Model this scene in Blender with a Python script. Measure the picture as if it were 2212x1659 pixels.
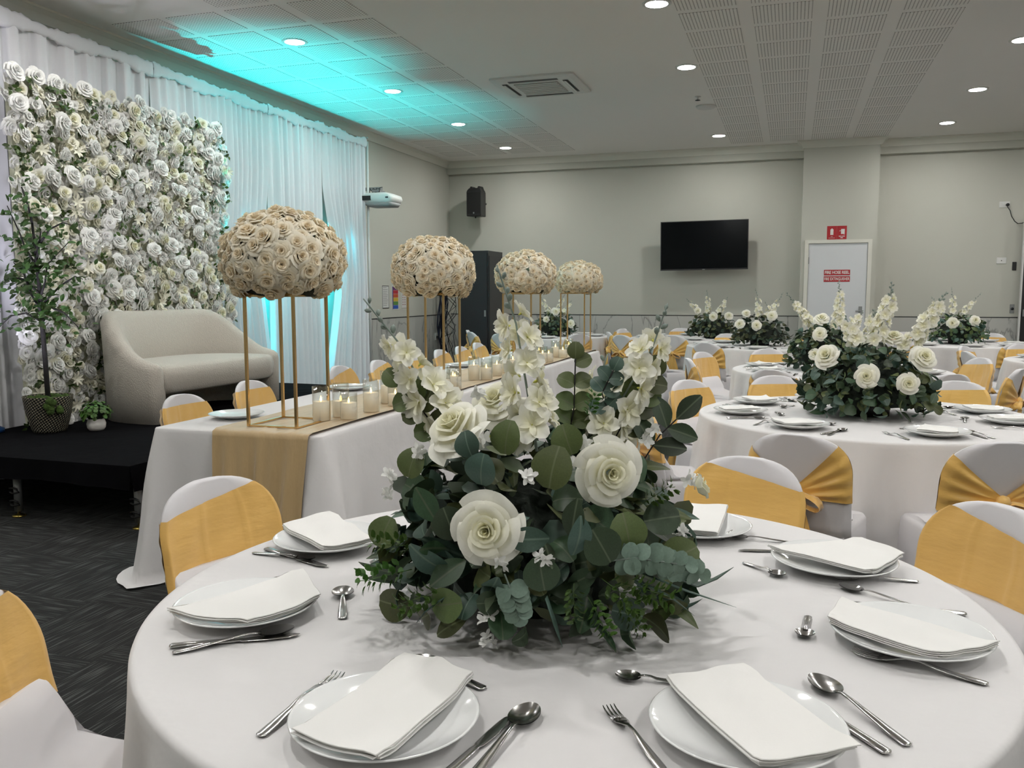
import bpy, math, random
import numpy as np
from mathutils import Matrix, Vector
random.seed(7)
for o in list(bpy.data.objects): bpy.data.objects.remove(o)
SC = bpy.context.scene
COL = SC.collection
# ------------------------------------------------------------------ camera
CX, CY, F = 1106.0, 829.5, 1850.6
YAW, PIT, ROL, H = .3147, .1066, -.0020, 1.4
_f = np.array([-math.sin(YAW)*math.cos(PIT), math.cos(YAW)*math.cos(PIT), -math.sin(PIT)])
_r = np.array([math.cos(YAW), math.sin(YAW), 0.]); _u = np.cross(_r, _f)
_c, _s = math.cos(ROL), math.sin(ROL)
_r, _u = _c*_r+_s*_u, -_s*_r+_c*_u
CAM = np.array([0, 0, H])
def ray(x, y): return _f+(x-CX)/F*_r-(y-CY)/F*_u
def at(x, y, z):                       # point of a horizontal plane at height z seen at that place of the photograph
    d = ray(x, y); return CAM+d*((z-H)/d[2])
def aty(x, y, Y): d = ray(x, y); return CAM+d*(Y/d[1])
def atx(x, y, X): d = ray(x, y); return CAM+d*(X/d[0])
cam = bpy.data.cameras.new('camera'); cam.sensor_width = 36; cam.lens = F/2212*36; cam.clip_start = .02
co = bpy.data.objects.new('camera', cam); COL.objects.link(co)
M = Matrix.Identity(4)
for i in range(3):
    M[i][0] = _r[i]; M[i][1] = _u[i]; M[i][2] = -_f[i]; M[i][3] = CAM[i]
co.matrix_world = M; SC.camera = co
# ------------------------------------------------------------------ world, exposure, lights
W = bpy.data.worlds.new('world'); SC.world = W; W.use_nodes = True
W.node_tree.nodes['Background'].inputs[0].default_value = (.6, .65, .7, 1)
W.node_tree.nodes['Background'].inputs[1].default_value = .05
vs = SC.view_settings
vs.view_transform = 'Standard'; vs.look = 'None'; vs.gamma = 1; vs.exposure = 0.0; vs.use_curve_mapping = False
SC.cycles.use_denoising = True; SC.cycles.max_bounces = 7; SC.cycles.diffuse_bounces = 4
SC.cycles.transparent_max_bounces = 12; SC.cycles.caustics_reflective = False; SC.cycles.caustics_refractive = False
SC.cycles.sample_clamp_indirect = 4
LED_STRENGTH = 288.0
ZC = 3.65
LX = (-4.33, -1.08, 1.9, 4.9)
LY = (-1.0, 1.0, 3.0, 5.0, 7.0, 9.0, 11.0, 13.0)
def lamp(name, kind, loc, energy, color=(1, 1, 1), size=.1, tgt=None, **k):
    l = bpy.data.lights.new(name, kind); l.energy = energy; l.color = color
    if kind == 'AREA': l.shape = 'DISK'; l.size = size
    else: l.shadow_soft_size = size
    for a, b in k.items(): setattr(l, a, b)
    o = bpy.data.objects.new(name, l); o.location = loc; COL.objects.link(o)
    if tgt is not None: o.rotation_euler = (Vector(tgt)-Vector(loc)).to_track_quat('-Z', 'Y').to_euler()
    return o
DOWN = []
for x in LX:
    for y in LY:
        if x == -1.08 and y == 11.0: continue
        DOWN.append((x, y))
CY_ = (.0, .85, 1.0)
# par lamps behind the drape, washing the wall and shining through the gaps between the panels
for y in (8.0, 8.52, 9.75, 10.3):
    lamp('wall_wash_lamp', 'SPOT', (-5.70, y, 2.45), 560 if y != 10.3 else 90, CY_, .02, (-5.78, y, .2), spot_size=math.radians(56), spot_blend=.8)
# spots added behind the sofa to give the turquoise ceiling glow, true source unseen
for ty_ in (7.6, 9.6):
    lamp('added_ceiling_wash', 'SPOT', (-5.35, 7.75, .56), 620, (.0, .88, .92), .002, (-4.98, ty_, 3.65), spot_size=math.radians(54), spot_blend=1.0)
lamp('stage_wash_lamp', 'SPOT', (-4.9, 4.15, .45), 100, (.86, .84, 1.0), .05, (-5.58, 5.4, 3.3), spot_size=math.radians(70), spot_blend=1.0)

# ------------------------------------------------------------------ materials
MATS = {}
def mat(name, col, rough=.6, metal=0., bump=0., bscale=40., var=0., vscale=6., emit=0., trans=0., sheen=0., coat=0., stretch=None, rnd=0., bdist=.01, radial=None, midrib=None, spec=None):
    if name in MATS: return MATS[name]
    m = bpy.data.materials.new(name); m.use_nodes = True; nt = m.node_tree; N = nt.nodes; L = nt.links
    b = N['Principled BSDF']; out = N['Material Output']
    b.inputs['Base Color'].default_value = (*col, 1); b.inputs['Roughness'].default_value = rough; b.inputs['Metallic'].default_value = metal
    if sheen: b.inputs['Sheen Weight'].default_value = sheen
    if coat: b.inputs['Coat Weight'].default_value = coat
    if emit: b.inputs['Emission Color'].default_value = (*col, 1); b.inputs['Emission Strength'].default_value = emit
    tc = None
    if bump or var:
        tc = N.new('ShaderNodeTexCoord'); mp = N.new('ShaderNodeMapping'); L.new(tc.outputs['Object'], mp.inputs[0])
        if stretch: mp.inputs['Scale'].default_value = stretch
    colsock = None
    if var:
        n = N.new('ShaderNodeTexNoise'); n.inputs['Scale'].default_value = vscale; n.inputs['Detail'].default_value = 3; L.new(mp.outputs[0], n.inputs[0])
        mx = N.new('ShaderNodeMix'); mx.data_type = 'RGBA'
        mx.inputs[6].default_value = (*[max(0, c*(1-var)) for c in col], 1); mx.inputs[7].default_value = (*[min(1, c*(1+var)) for c in col], 1)
        L.new(n.outputs[0], mx.inputs[0]); colsock = mx.outputs[2]
    if rnd:
        oi = N.new('ShaderNodeObjectInfo'); hs = N.new('ShaderNodeHueSaturation')
        mr = N.new('ShaderNodeMapRange'); mr.inputs[3].default_value = 1-rnd; mr.inputs[4].default_value = 1+rnd; L.new(oi.outputs['Random'], mr.inputs[0])
        mh = N.new('ShaderNodeMapRange'); mh.inputs[3].default_value = .5-.03*rnd*2; mh.inputs[4].default_value = .5+.03*rnd*2; L.new(oi.outputs['Random'], mh.inputs[0])
        L.new(mr.outputs[0], hs.inputs['Value']); L.new(mh.outputs[0], hs.inputs['Hue'])
        if colsock: L.new(colsock, hs.inputs['Color'])
        else: hs.inputs['Color'].default_value = (*col, 1)
        colsock = hs.outputs[0]
    if spec is not None: b.inputs['Specular IOR Level'].default_value = spec
    if radial or midrib:
        t2 = N.new('ShaderNodeTexCoord'); sx = N.new('ShaderNodeSeparateXYZ'); L.new(t2.outputs['Object'], sx.inputs[0])
        mr2 = N.new('ShaderNodeMapRange'); mx2 = N.new('ShaderNodeMix'); mx2.data_type = 'RGBA'
        if radial:
            cb = N.new('ShaderNodeCombineXYZ'); L.new(sx.outputs[0], cb.inputs[0]); L.new(sx.outputs[1], cb.inputs[1]); ln = N.new('ShaderNodeVectorMath'); ln.operation = 'LENGTH'; L.new(cb.outputs[0], ln.inputs[0])
            L.new(ln.outputs['Value'], mr2.inputs[0]); mr2.inputs[1].default_value = .15; mr2.inputs[2].default_value = .85; c0 = radial
        else:
            ab = N.new('ShaderNodeMath'); ab.operation = 'ABSOLUTE'; L.new(sx.outputs[0], ab.inputs[0]); L.new(ab.outputs[0], mr2.inputs[0]); mr2.inputs[1].default_value = .012; mr2.inputs[2].default_value = .03; c0 = midrib
        L.new(mr2.outputs[0], mx2.inputs[0]); mx2.inputs[6].default_value = (*c0, 1)
        if colsock: L.new(colsock, mx2.inputs[7])
        else: mx2.inputs[7].default_value = (*col, 1)
        colsock = mx2.outputs[2]
    if colsock: L.new(colsock, b.inputs['Base Color'])
    if bump:
        n = N.new('ShaderNodeTexNoise'); n.inputs['Scale'].default_value = bscale; n.inputs['Detail'].default_value = 4; L.new(mp.outputs[0], n.inputs[0])
        bp = N.new('ShaderNodeBump'); bp.inputs['Strength'].default_value = bump; bp.inputs['Distance'].default_value = bdist
        L.new(n.outputs[0], bp.inputs['Height']); L.new(bp.outputs[0], b.inputs['Normal'])
    if trans:
        t = N.new('ShaderNodeBsdfTranslucent'); ms = N.new('ShaderNodeMixShader'); ms.inputs[0].default_value = trans
        t.inputs[0].default_value = (*col, 1)
        if colsock: L.new(colsock, t.inputs[0])
        L.new(b.outputs[0], ms.inputs[1]); L.new(t.outputs[0], ms.inputs[2]); L.new(ms.outputs[0], out.inputs[0])
    MATS[name] = m; return m
WALL = mat('wall_paint', (.52, .52, .462), .85, var=.03, vscale=.7)
CEIL = mat('ceiling_paint', (.84, .82, .79), .9, var=.02, vscale=.5)
TRIM = mat('trim_paint', (.70, .69, .62), .7, var=.02)
DOORM = mat('door_paint', (.66, .68, .70), .5, var=.02)
CLOTH = mat('white_table_linen', (.755, .74, .742), .9, bump=.4, bscale=6, bdist=.016, trans=.06, sheen=.1)
SPAN = mat('white_spandex', (.79, .775, .80), .75, bump=.15, bscale=12, bdist=.01, trans=.12)
NAPK = mat('napkin_cotton', (.90, .89, .87), .95, bump=.15, bscale=300, bdist=.001, trans=.1)
SATIN = mat('gold_satin', (.77, .462, .122), .38, sheen=.4, bump=.3, bscale=14, bdist=.012, stretch=(.6, 1, 2.2), rnd=.06)
RUN = mat('tan_satin', (.47, .33, .16), .5, sheen=.4, bump=.25, bscale=20, var=.08, vscale=8, stretch=(3, .5, 1))
PLATE = mat('white_porcelain', (.86, .87, .87), .08, coat=.4, var=.005)
STEEL = mat('cutlery_steel', (.56, .55, .54), .2, 1., var=.05, vscale=30)
CHROME = mat('chrome', (.7, .7, .7), .12, 1., var=.02)
GOLD = mat('gold_metal', (.72, .50, .24), .22, 1., var=.04, vscale=20)
BLKC = mat('black_cloth', (.0035, .0035, .0045), 1., spec=.06, bump=.4, bscale=5, bdist=.02, var=.3)
BLK = mat('black_plastic', (.012, .012, .013), .45, var=.1)
BLKM = mat('black_metal', (.018, .019, .022), .4, var=.15)
GREYM = mat('grey_metal', (.30, .31, .31), .45, .7, var=.05)
SCREEN = mat('tv_screen', (.002, .003, .004), .16, spec=.15, var=.3, vscale=2)
BOUC = mat('cream_boucle', (.50, .46, .405), .95, bump=.8, bscale=100, bdist=.007, var=.06, vscale=40, sheen=.3)
CURT = mat('white_drape', (.86, .86, .90), .8, trans=.16, var=.02, vscale=3)
ROSEC = mat('cream_rose_petal', (.96, .90, .77), .6, radial=(.95, .84, .64), trans=.22, var=.07, vscale=8, rnd=.06)
ROSEW = mat('white_rose_petal', (.95, .94, .86), .6, radial=(.90, .88, .66), trans=.22, var=.04, vscale=14, rnd=.03)
ROSEP = mat('pure_white_petal', (.94, .94, .92), .6, trans=.2, var=.03, rnd=.06)
IVORY = mat('ivory_petal', (.90, .88, .74), .6, trans=.15, var=.05, rnd=.06)
YOLK = mat('blossom_heart', (.62, .62, .12), .6, var=.1)
LEAFD = mat('dark_leaf', (.034, .066, .030), .5, midrib=(.09, .12, .07), var=.35, vscale=25, rnd=.5, trans=.05)
LEAFO = mat('olive_leaf', (.085, .110, .035), .5, midrib=(.13, .15, .07), var=.25, vscale=25, rnd=.4, trans=.08)
LEAFB = mat('blue_green_leaf', (.050, .095, .072), .5, midrib=(.12, .18, .14), var=.25, vscale=25, rnd=.35, trans=.05)
LEAFP = mat('pale_eucalyptus_leaf', (.17, .25, .20), .55, var=.2, rnd=.25, trans=.08)
LEAFG = mat('bright_green_leaf', (.06, .14, .022), .5, var=.3, vscale=20, rnd=.3, trans=.1)
LEAFT = mat('tree_leaf', (.045, .095, .022), .45, var=.3, vscale=15, rnd=.4, trans=.1)
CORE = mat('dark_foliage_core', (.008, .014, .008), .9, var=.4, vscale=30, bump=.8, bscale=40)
STEM = mat('grey_green_stem', (.20, .25, .22), .6, var=.15, vscale=30)
BARK = mat('dark_bark', (.018, .016, .017), .8, bump=.6, bscale=60, var=.3)
MOSS = mat('moss', (.045, .085, .012), .95, bump=1., bscale=90, var=.4, vscale=40)
WAX = mat('ivory_wax', (.88, .80, .66), .5, emit=.22, trans=.2, var=.02)  # weak emission put in for the flame's light glowing through the wax
FLAME = mat('candle_flame', (1., .62, .16), .5, emit=9.)
LEDM = mat('downlight_diffuser', (1., .985, .95), .5, emit=LED_STRENGTH)
REDS = mat('sign_red', (.40, .012, .018), .5, var=.05)
WHT = mat('sign_white', (.75, .72, .70), .5, var=.02)
WPL = mat('white_plastic', (.68, .68, .66), .4, var=.02)
BLUEP = mat('blue_plastic', (.01, .06, .20), .4, var=.1)
BLUEC = mat('blue_cable', (.006, .010, .03), .5, var=.3)
BRASS = mat('brass', (.55, .42, .12), .3, 1., var=.05)
CERAM = mat('white_ceramic', (.68, .66, .63), .45, bump=.5, bscale=3, stretch=(1, 1, 30), bdist=.004)
def glassm():
    m = bpy.data.materials.new('clear_glass'); m.use_nodes = True; nt = m.node_tree; N = nt.nodes; L = nt.links
    for n in list(N): N.remove(n)
    o = N.new('ShaderNodeOutputMaterial'); t = N.new('ShaderNodeBsdfTransparent'); g = N.new('ShaderNodeBsdfGlossy'); fr = N.new('ShaderNodeLayerWeight'); mx = N.new('ShaderNodeMixShader')
    t.inputs[0].default_value = (.95, .96, .95, 1); g.inputs['Roughness'].default_value = .02; fr.inputs[0].default_value = .12
    L.new(fr.outputs['Facing'], mx.inputs[0]); L.new(t.outputs[0], mx.inputs[1]); L.new(g.outputs[0], mx.inputs[2]); L.new(mx.outputs[0], o.inputs[0]); return m
GLASS = glassm()
def carpetm():
    m = bpy.data.materials.new('striated_carpet'); m.use_nodes = True; nt = m.node_tree; N = nt.nodes; L = nt.links; b = N['Principled BSDF']
    b.inputs['Roughness'].default_value = .95
    tc = N.new('ShaderNodeTexCoord'); ck = N.new('ShaderNodeTexChecker'); mp0 = N.new('ShaderNodeMapping'); mp0.inputs['Scale'].default_value = (2., 2., 0)
    L.new(tc.outputs['Object'], mp0.inputs[0]); L.new(mp0.outputs[0], ck.inputs[0]); ck.inputs['Scale'].default_value = 1
    fac = []
    for sc in ((6., 170., 1), (170., 6., 1)):
        mp = N.new('ShaderNodeMapping'); mp.inputs['Scale'].default_value = sc; L.new(tc.outputs['Object'], mp.inputs[0])
        n = N.new('ShaderNodeTexNoise'); n.inputs['Scale'].default_value = 1.; n.inputs['Detail'].default_value = 0.; L.new(mp.outputs[0], n.inputs[0])
        cr = N.new('ShaderNodeValToRGB'); cr.color_ramp.elements[0].position = .56; cr.color_ramp.elements[0].color = (.007, .0075, .0075, 1)
        cr.color_ramp.elements[1].position = .66; cr.color_ramp.elements[1].color = (.060, .064, .062, 1); L.new(n.outputs[0], cr.inputs[0]); fac.append(cr)
    mx = N.new('ShaderNodeMix'); mx.data_type = 'RGBA'; L.new(ck.outputs['Fac'], mx.inputs[0]); L.new(fac[0].outputs[0], mx.inputs[6]); L.new(fac[1].outputs[0], mx.inputs[7])
    n2 = N.new('ShaderNodeTexNoise'); n2.inputs['Scale'].default_value = 220; L.new(tc.outputs['Object'], n2.inputs[0])
    bp = N.new('ShaderNodeBump'); bp.inputs['Strength'].default_value = .6; bp.inputs['Distance'].default_value = .004; L.new(n2.outputs[0], bp.inputs['Height']); L.new(bp.outputs[0], b.inputs['Normal'])
    L.new(mx.outputs[2], b.inputs['Base Color']); return m
CARPET = carpetm()
def marblem():
    m = bpy.data.materials.new('grey_marble'); m.use_nodes = True; nt = m.node_tree; N = nt.nodes; L = nt.links; b = N['Principled BSDF']; b.inputs['Roughness'].default_value = .3
    tc = N.new('ShaderNodeTexCoord'); mp = N.new('ShaderNodeMapping'); mp.inputs['Scale'].default_value = (1.6, 1.6, .55); mp.inputs['Rotation'].default_value = (.3, .2, .4); L.new(tc.outputs['Object'], mp.inputs[0])
    n = N.new('ShaderNodeTexNoise'); n.inputs['Scale'].default_value = 1.3; n.inputs['Detail'].default_value = 6; n.inputs['Distortion'].default_value = .8; L.new(mp.outputs[0], n.inputs[0])
    cr = N.new('ShaderNodeValToRGB'); e = cr.color_ramp.elements; e[0].position = .485; e[0].color = (.50, .50, .47, 1); e[1].position = .515; e[1].color = (.50, .50, .47, 1)
    k = cr.color_ramp.elements.new(.5); k.color = (.26, .26, .25, 1); L.new(n.outputs[0], cr.inputs[0]); L.new(cr.outputs[0], b.inputs['Base Color']); return m
MARB = marblem()
def perfm(name, sx, sy, rx, ry):       # perforated plasterboard: rows of holes
    m = bpy.data.materials.new(name); m.use_nodes = True; nt = m.node_tree; N = nt.nodes; L = nt.links; b = N['Principled BSDF']; b.inputs['Roughness'].default_value = .9
    tc = N.new('ShaderNodeTexCoord'); sp = N.new('ShaderNodeSeparateXYZ'); L.new(tc.outputs['Object'], sp.inputs[0])
    def cell(o, s, r):
        a = N.new('ShaderNodeMath'); a.operation = 'MULTIPLY_ADD'; L.new(o, a.inputs[0]); a.inputs[1].default_value = 1/s; a.inputs[2].default_value = 100.5
        f = N.new('ShaderNodeMath'); f.operation = 'FRACT'; L.new(a.outputs[0], f.inputs[0])
        g = N.new('ShaderNodeMath'); g.operation = 'SUBTRACT'; L.new(f.outputs[0], g.inputs[0]); g.inputs[1].default_value = .5
        h = N.new('ShaderNodeMath'); h.operation = 'MULTIPLY'; L.new(g.outputs[0], h.inputs[0]); h.inputs[1].default_value = s/r
        k = N.new('ShaderNodeMath'); k.operation = 'POWER'; L.new(h.outputs[0], k.inputs[0]); k.inputs[1].default_value = 2; return k
    a, c = cell(sp.outputs[0], sx, rx), cell(sp.outputs[1], sy, ry)
    s = N.new('ShaderNodeMath'); s.operation = 'ADD'; L.new(a.outputs[0], s.inputs[0]); L.new(c.outputs[0], s.inputs[1])
    lt = N.new('ShaderNodeMath'); lt.operation = 'LESS_THAN'; L.new(s.outputs[0], lt.inputs[0]); lt.inputs[1].default_value = 1
    mx = N.new('ShaderNodeMix'); mx.data_type = 'RGBA'; L.new(lt.outputs[0], mx.inputs[0]); mx.inputs[6].default_value = (.84, .82, .79, 1); mx.inputs[7].default_value = (.33, .32, .30, 1)
    L.new(mx.outputs[2], b.inputs['Base Color']); return m
PERFD = perfm('round_perforation', .0285, .0285, .0075, .0075)
PERFS = perfm('slot_perforation', .0285, .032, .0050, .0125)
def basketm():
    m = bpy.data.materials.new('woven_basket'); m.use_nodes = True; nt = m.node_tree; N = nt.nodes; L = nt.links; b = N['Principled BSDF']; b.inputs['Roughness'].default_value = .6
    tc = N.new('ShaderNodeTexCoord'); w = []
    for k, sc in ((0, 1), (1, -1)):
        pass
    sp = N.new('ShaderNodeSeparateXYZ'); L.new(tc.outputs['Object'], sp.inputs[0])
    at2 = N.new('ShaderNodeMath'); at2.operation = 'ARCTAN2'; L.new(sp.outputs[1], at2.inputs[0]); L.new(sp.outputs[0], at2.inputs[1])
    def sn(kA, kZ):
        a = N.new('ShaderNodeMath'); a.operation = 'MULTIPLY'; L.new(at2.outputs[0], a.inputs[0]); a.inputs[1].default_value = kA
        z = N.new('ShaderNodeMath'); z.operation = 'MULTIPLY_ADD'; L.new(sp.outputs[2], z.inputs[0]); z.inputs[1].default_value = kZ; L.new(a.outputs[0], z.inputs[2])
        s = N.new('ShaderNodeMath'); s.operation = 'SINE'; L.new(z.outputs[0], s.inputs[0]); return s
    a, c = sn(44, 160), sn(-30, 330)
    s = N.new('ShaderNodeMath'); s.operation = 'ADD'; L.new(a.outputs[0], s.inputs[0]); L.new(c.outputs[0], s.inputs[1])
    cr = N.new('ShaderNodeValToRGB'); cr.color_ramp.elements[0].position = .0; cr.color_ramp.elements[0].color = (.012, .011, .010, 1); cr.color_ramp.elements[1].position = .28; cr.color_ramp.elements[1].color = (.30, .27, .18, 1)
    L.new(s.outputs[0], cr.inputs[0]); L.new(cr.outputs[0], b.inputs['Base Color'])
    bp = N.new('ShaderNodeBump'); bp.inputs['Distance'].default_value = .004; L.new(s.outputs[0], bp.inputs['Height']); L.new(bp.outputs[0], b.inputs['Normal']); return m
BASK = basketm()

# ------------------------------------------------------------------ mesh helpers
class MB:
    def __init__(s): s.v = []; s.f = []; s.m = []; s.mats = []
    def mi(s, m):
        if m not in s.mats: s.mats.append(m)
        return s.mats.index(m)
    def add(s, V, Fc, m=None, mtx=None):
        k = len(s.v)
        if mtx is not None:
            A = np.array(mtx); V = np.asarray(V, float) @ A[:3, :3].T + A[:3, 3]; V = V.tolist()
        s.v.extend([tuple(p) for p in V]); i = s.mi(m) if m is not None else 0
        s.f.extend([tuple(a+k for a in q) for q in Fc]); s.m.extend([i]*len(Fc)); return s
    def box(s, x0, x1, y0, y1, z0, z1, m=None):
        V = [(x, y, z) for x in (x0, x1) for y in (y0, y1) for z in (z0, z1)]
        return s.add(V, [(0, 1, 3, 2), (4, 6, 7, 5), (0, 4, 5, 1), (2, 3, 7, 6), (0, 2, 6, 4), (1, 5, 7, 3)], m)
    def grid(s, fn, nu, nv, m=None, wrap=False):
        V = [fn(i/nu, j/nv) for j in range(nv+1) for i in range(nu if wrap else nu+1)]
        w = nu if wrap else nu+1
        Fc = [(j*w+i, j*w+(i+1) % w, (j+1)*w+(i+1) % w, (j+1)*w+i) for j in range(nv) for i in range(nu)]
        return s.add(V, Fc, m)
    def loft(s, rings, m=None, cap=True):
        n = len(rings[0]); V = [p for r in rings for p in r]
        Fc = [(j*n+i, j*n+(i+1) % n, (j+1)*n+(i+1) % n, (j+1)*n+i) for j in range(len(rings)-1) for i in range(n)]
        if cap: Fc += [tuple(reversed(range(n))), tuple((len(rings)-1)*n+i for i in range(n))]
        return s.add(V, Fc, m)
    def tube(s, P, R, n=8, m=None, flat=1.):
        P = [Vector(p) for p in P]; R = R if isinstance(R, (list, tuple)) else [R]*len(P); rings = []
        up = Vector((0, 0, 1))
        for i, p in enumerate(P):
            t = (P[min(i+1, len(P)-1)]-P[max(i-1, 0)]).normalized()
            a = t.cross(up if abs(t.z) < .95 else Vector((1, 0, 0))).normalized(); b = t.cross(a)
            rings.append([tuple(p+a*(R[i]*math.cos(2*math.pi*k/n))+b*(R[i]*flat*math.sin(2*math.pi*k/n))) for k in range(n)])
        return s.loft(rings, m)
    def lathe(s, prof, n=24, m=None, c=(0, 0, 0), cap=True):
        rings = [[(c[0]+r*math.cos(2*math.pi*k/n), c[1]+r*math.sin(2*math.pi*k/n), c[2]+z) for k in range(n)] for r, z in prof]
        return s.loft(rings, m, cap=cap)
    def mesh(s, name, smooth=True):
        me = bpy.data.meshes.new(name); me.from_pydata(s.v, [], s.f)
        for m in s.mats: me.materials.append(m)
        if len(s.mats) > 1: me.polygons.foreach_set('material_index', s.m)
        if smooth: me.polygons.foreach_set('use_smooth', [True]*len(me.polygons))
        me.update(); return me
    def build(s, name, m=None, parent=None, smooth=True, loc=None, rz=0, auto=False):
        if m is not None and not s.mats: s.mats = [m]
        me = s.mesh(name, smooth)
        if auto:
            try: me.set_sharp_from_angle(angle=math.radians(40))
            except Exception: pass
        return link(name, me, parent, loc, rz)
def link(name, me, parent=None, loc=None, rz=0, mtx=None):
    o = bpy.data.objects.new(name, me); COL.objects.link(o)
    if parent is not None: o.parent = parent
    if mtx is not None: o.matrix_local = mtx
    else:
        if loc is not None: o.location = loc
        if rz: o.rotation_euler = (0, 0, rz)
    return o
def tag(o, label=None, cat=None, group=None, kind=None):
    if label: o['label'] = label
    if cat: o['category'] = cat
    if group: o['group'] = group
    if kind: o['kind'] = kind
    return o
def thing(name, label, cat, loc=(0, 0, 0), rz=0, group=None):
    o = bpy.data.objects.new(name, None); COL.objects.link(o); o.location = loc; o.rotation_euler = (0, 0, rz); o.empty_display_size = .05
    return tag(o, label, cat, group)
def bx(name, m, parent, *a, smooth=False, kind=None):
    o = MB().box(*a).build(name, m, parent, smooth)
    if kind: o['kind'] = kind
    return o
def copy_tree(o, parent=None):
    c = o.copy(); COL.objects.link(c); c.parent = parent
    for ch in KIDS.get(o.name, ()): copy_tree(ch, c)
    return c
KIDS = {}
def index_kids():
    KIDS.clear()
    for o in bpy.data.objects:
        if o.parent: KIDS.setdefault(o.parent.name, []).append(o)
def rr(x0, x1, y0, y1, r, z, n=4, yoff=None):   # rounded rectangle ring
    out = []
    for cx, cy, a0 in ((x1-r, y1-r, 0), (x0+r, y1-r, 90), (x0+r, y0+r, 180), (x1-r, y0+r, 270)):
        for k in range(n+1):
            a = math.radians(a0+90*k/n); x = cx+r*math.cos(a); y = cy+r*math.sin(a)
            out.append((x, y+(yoff(x) if yoff and y < -.1 else 0), z(x, y) if callable(z) else z))
    return out
def facing(d, loc, sc=1., roll=0.):            # local +Z along d
    q = Vector(d).to_track_quat('Z', 'Y').to_matrix().to_4x4()
    return Matrix.Translation(loc) @ q @ Matrix.Rotation(roll, 4, 'Z') @ Matrix.Scale(sc, 4)
def lerp(a, b, t): return a+(b-a)*t

# ------------------------------------------------------------------ setting
D, XL, XR, YB = 14.165, -5.79, 6.5, -3.2
WZ = 1.025
floor = bx('floor', CARPET, None, XL-.1, XR, YB, D+.3, -.05, 0, kind='structure')
ceiling = bx('ceiling', CEIL, None, XL-.1, XR, YB, D+.3, ZC, ZC+.05, kind='structure')
wl = bx('wall_left', WALL, None, XL-.1, XL, YB, D+.3, 0, ZC, kind='structure')
wr = bx('wall_right', WALL, None, XR, XR+.1, YB, D+.3, 0, ZC, kind='structure')
wn = bx('wall_front', WALL, None, XL-.1, XR+.1, YB-.1, YB, 0, ZC, kind='structure')
wb = bx('wall_back', WALL, None, XL-.1, XR+.1, D+.08, D+.2, 0, ZC, kind='structure')
sof = bx('trim_1', WALL, None, XL, .2, D-.03, D+.08, 3.44, ZC, kind='structure'); tag(sof, 'painted bulkhead along the top of the back wall, left of the pillar')
sof2 = bx('trim_2', WALL, None, 1.0, XR, D-.03, D+.08, 3.44, ZC, kind='structure'); tag(sof2, 'painted bulkhead along the top of the back wall, right of the pillar')
# marble wainscot panels on both walls
def wains(par, along, x0, x1, off, th=.012, w=1.2):
    n = max(1, round((x1-x0)/w)); w = (x1-x0)/n
    for i in range(n):
        a, b = x0+i*w+.002, x0+(i+1)*w-.002
        bb = (a, b, off-th, off, 0, WZ-.012) if along == 'x' else (off, off+th, a, b, 0, WZ-.012)
        bx('marble_panel', MARB, par, *bb)
    bb = (x0, x1, off-th-.004, off, WZ-.012, WZ) if along == 'x' else (off, off+th+.004, x0, x1, WZ-.012, WZ)
    bx('trim_strip', BLKM, par, *bb)
PX0, PX1, PY = aty(1737, 330, 13.9)[0], aty(1902, 330, 13.9)[0], 13.9
DRX = aty(2206, 600, D)[0]
wains(wb, 'x', XL+.02, PX0, D+.08); wains(wb, 'x', PX1, DRX, D+.08)
wains(wl, 'y', 10.9, D, XL)
pil = bx('pillar', WALL, None, PX0, PX1, PY, D+.1, 0, ZC, kind='structure')
# cornices
def cornice(name, pts, label, closed=False):
    prof = [(0, 0), (.0, -.105), (.018, -.105), (.03, -.085), (.055, -.045), (.085, -.022), (.10, -.018), (.10, 0)]
    m = MB()
    n = len(pts)
    rings = []
    for i, p in enumerate(pts):
        p = Vector(p)
        d0 = (Vector(pts[i])-Vector(pts[i-1])).normalized() if i > 0 else None
        d1 = (Vector(pts[i+1])-Vector(pts[i])).normalized() if i < n-1 else None
        nrm = []
        for d in (d0, d1):
            if d is not None: nrm.append(Vector((d.y, -d.x)))
        if len(nrm) == 2: b = (nrm[0]+nrm[1]); b = b/(b.length**2)*2*.5*2/1; b = (nrm[0]+nrm[1])/(1+nrm[0].dot(nrm[1]))
        else: b = nrm[0]
        rings.append([(p.x+b.x*o, p.y+b.y*o, ZC+z) for o, z in prof])
    m.loft(rings); o = m.build(name, TRIM, None, smooth=False); o['kind'] = 'structure'; tag(o, label); return o
cornice('trim_3', [(XL, 4), (XL, D-.03), (PX0, D-.03), (PX0, PY), (PX1, PY), (PX1, D-.03), (XR, D-.03)], 'cream cove cornice running along the left and back walls and round the pillar')
# ceiling perforated panels (objects origin at panel centre so each has its own holes)
def panels(cols, y0, y1, pitch, w, lx, mm, start=None):
    me = MB().box(-lx/2, lx/2, -w/2, w/2, -.004, .0).build('perforated_panel', mm, ceiling, False)
    first = True
    for ci, cx in enumerate(cols):
        y = y0
        while y+w/2 < y1:
            if not (start and y < start[ci]):
                if first: o = me; first = False
                else: o = me.copy(); COL.objects.link(o)
                o.parent = ceiling; o.location = (cx, y, ZC)
            y += pitch
panels([-3.59, -4.165, -4.735, -5.28], 4.685, D-.3, .542, .456, .468, PERFD, start=[0, 0, 5.9, 5.9])
panels([-.72, -.145, .435, 1.01], 4.82, D-.35, .545, .452, .462, PERFS)
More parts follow.
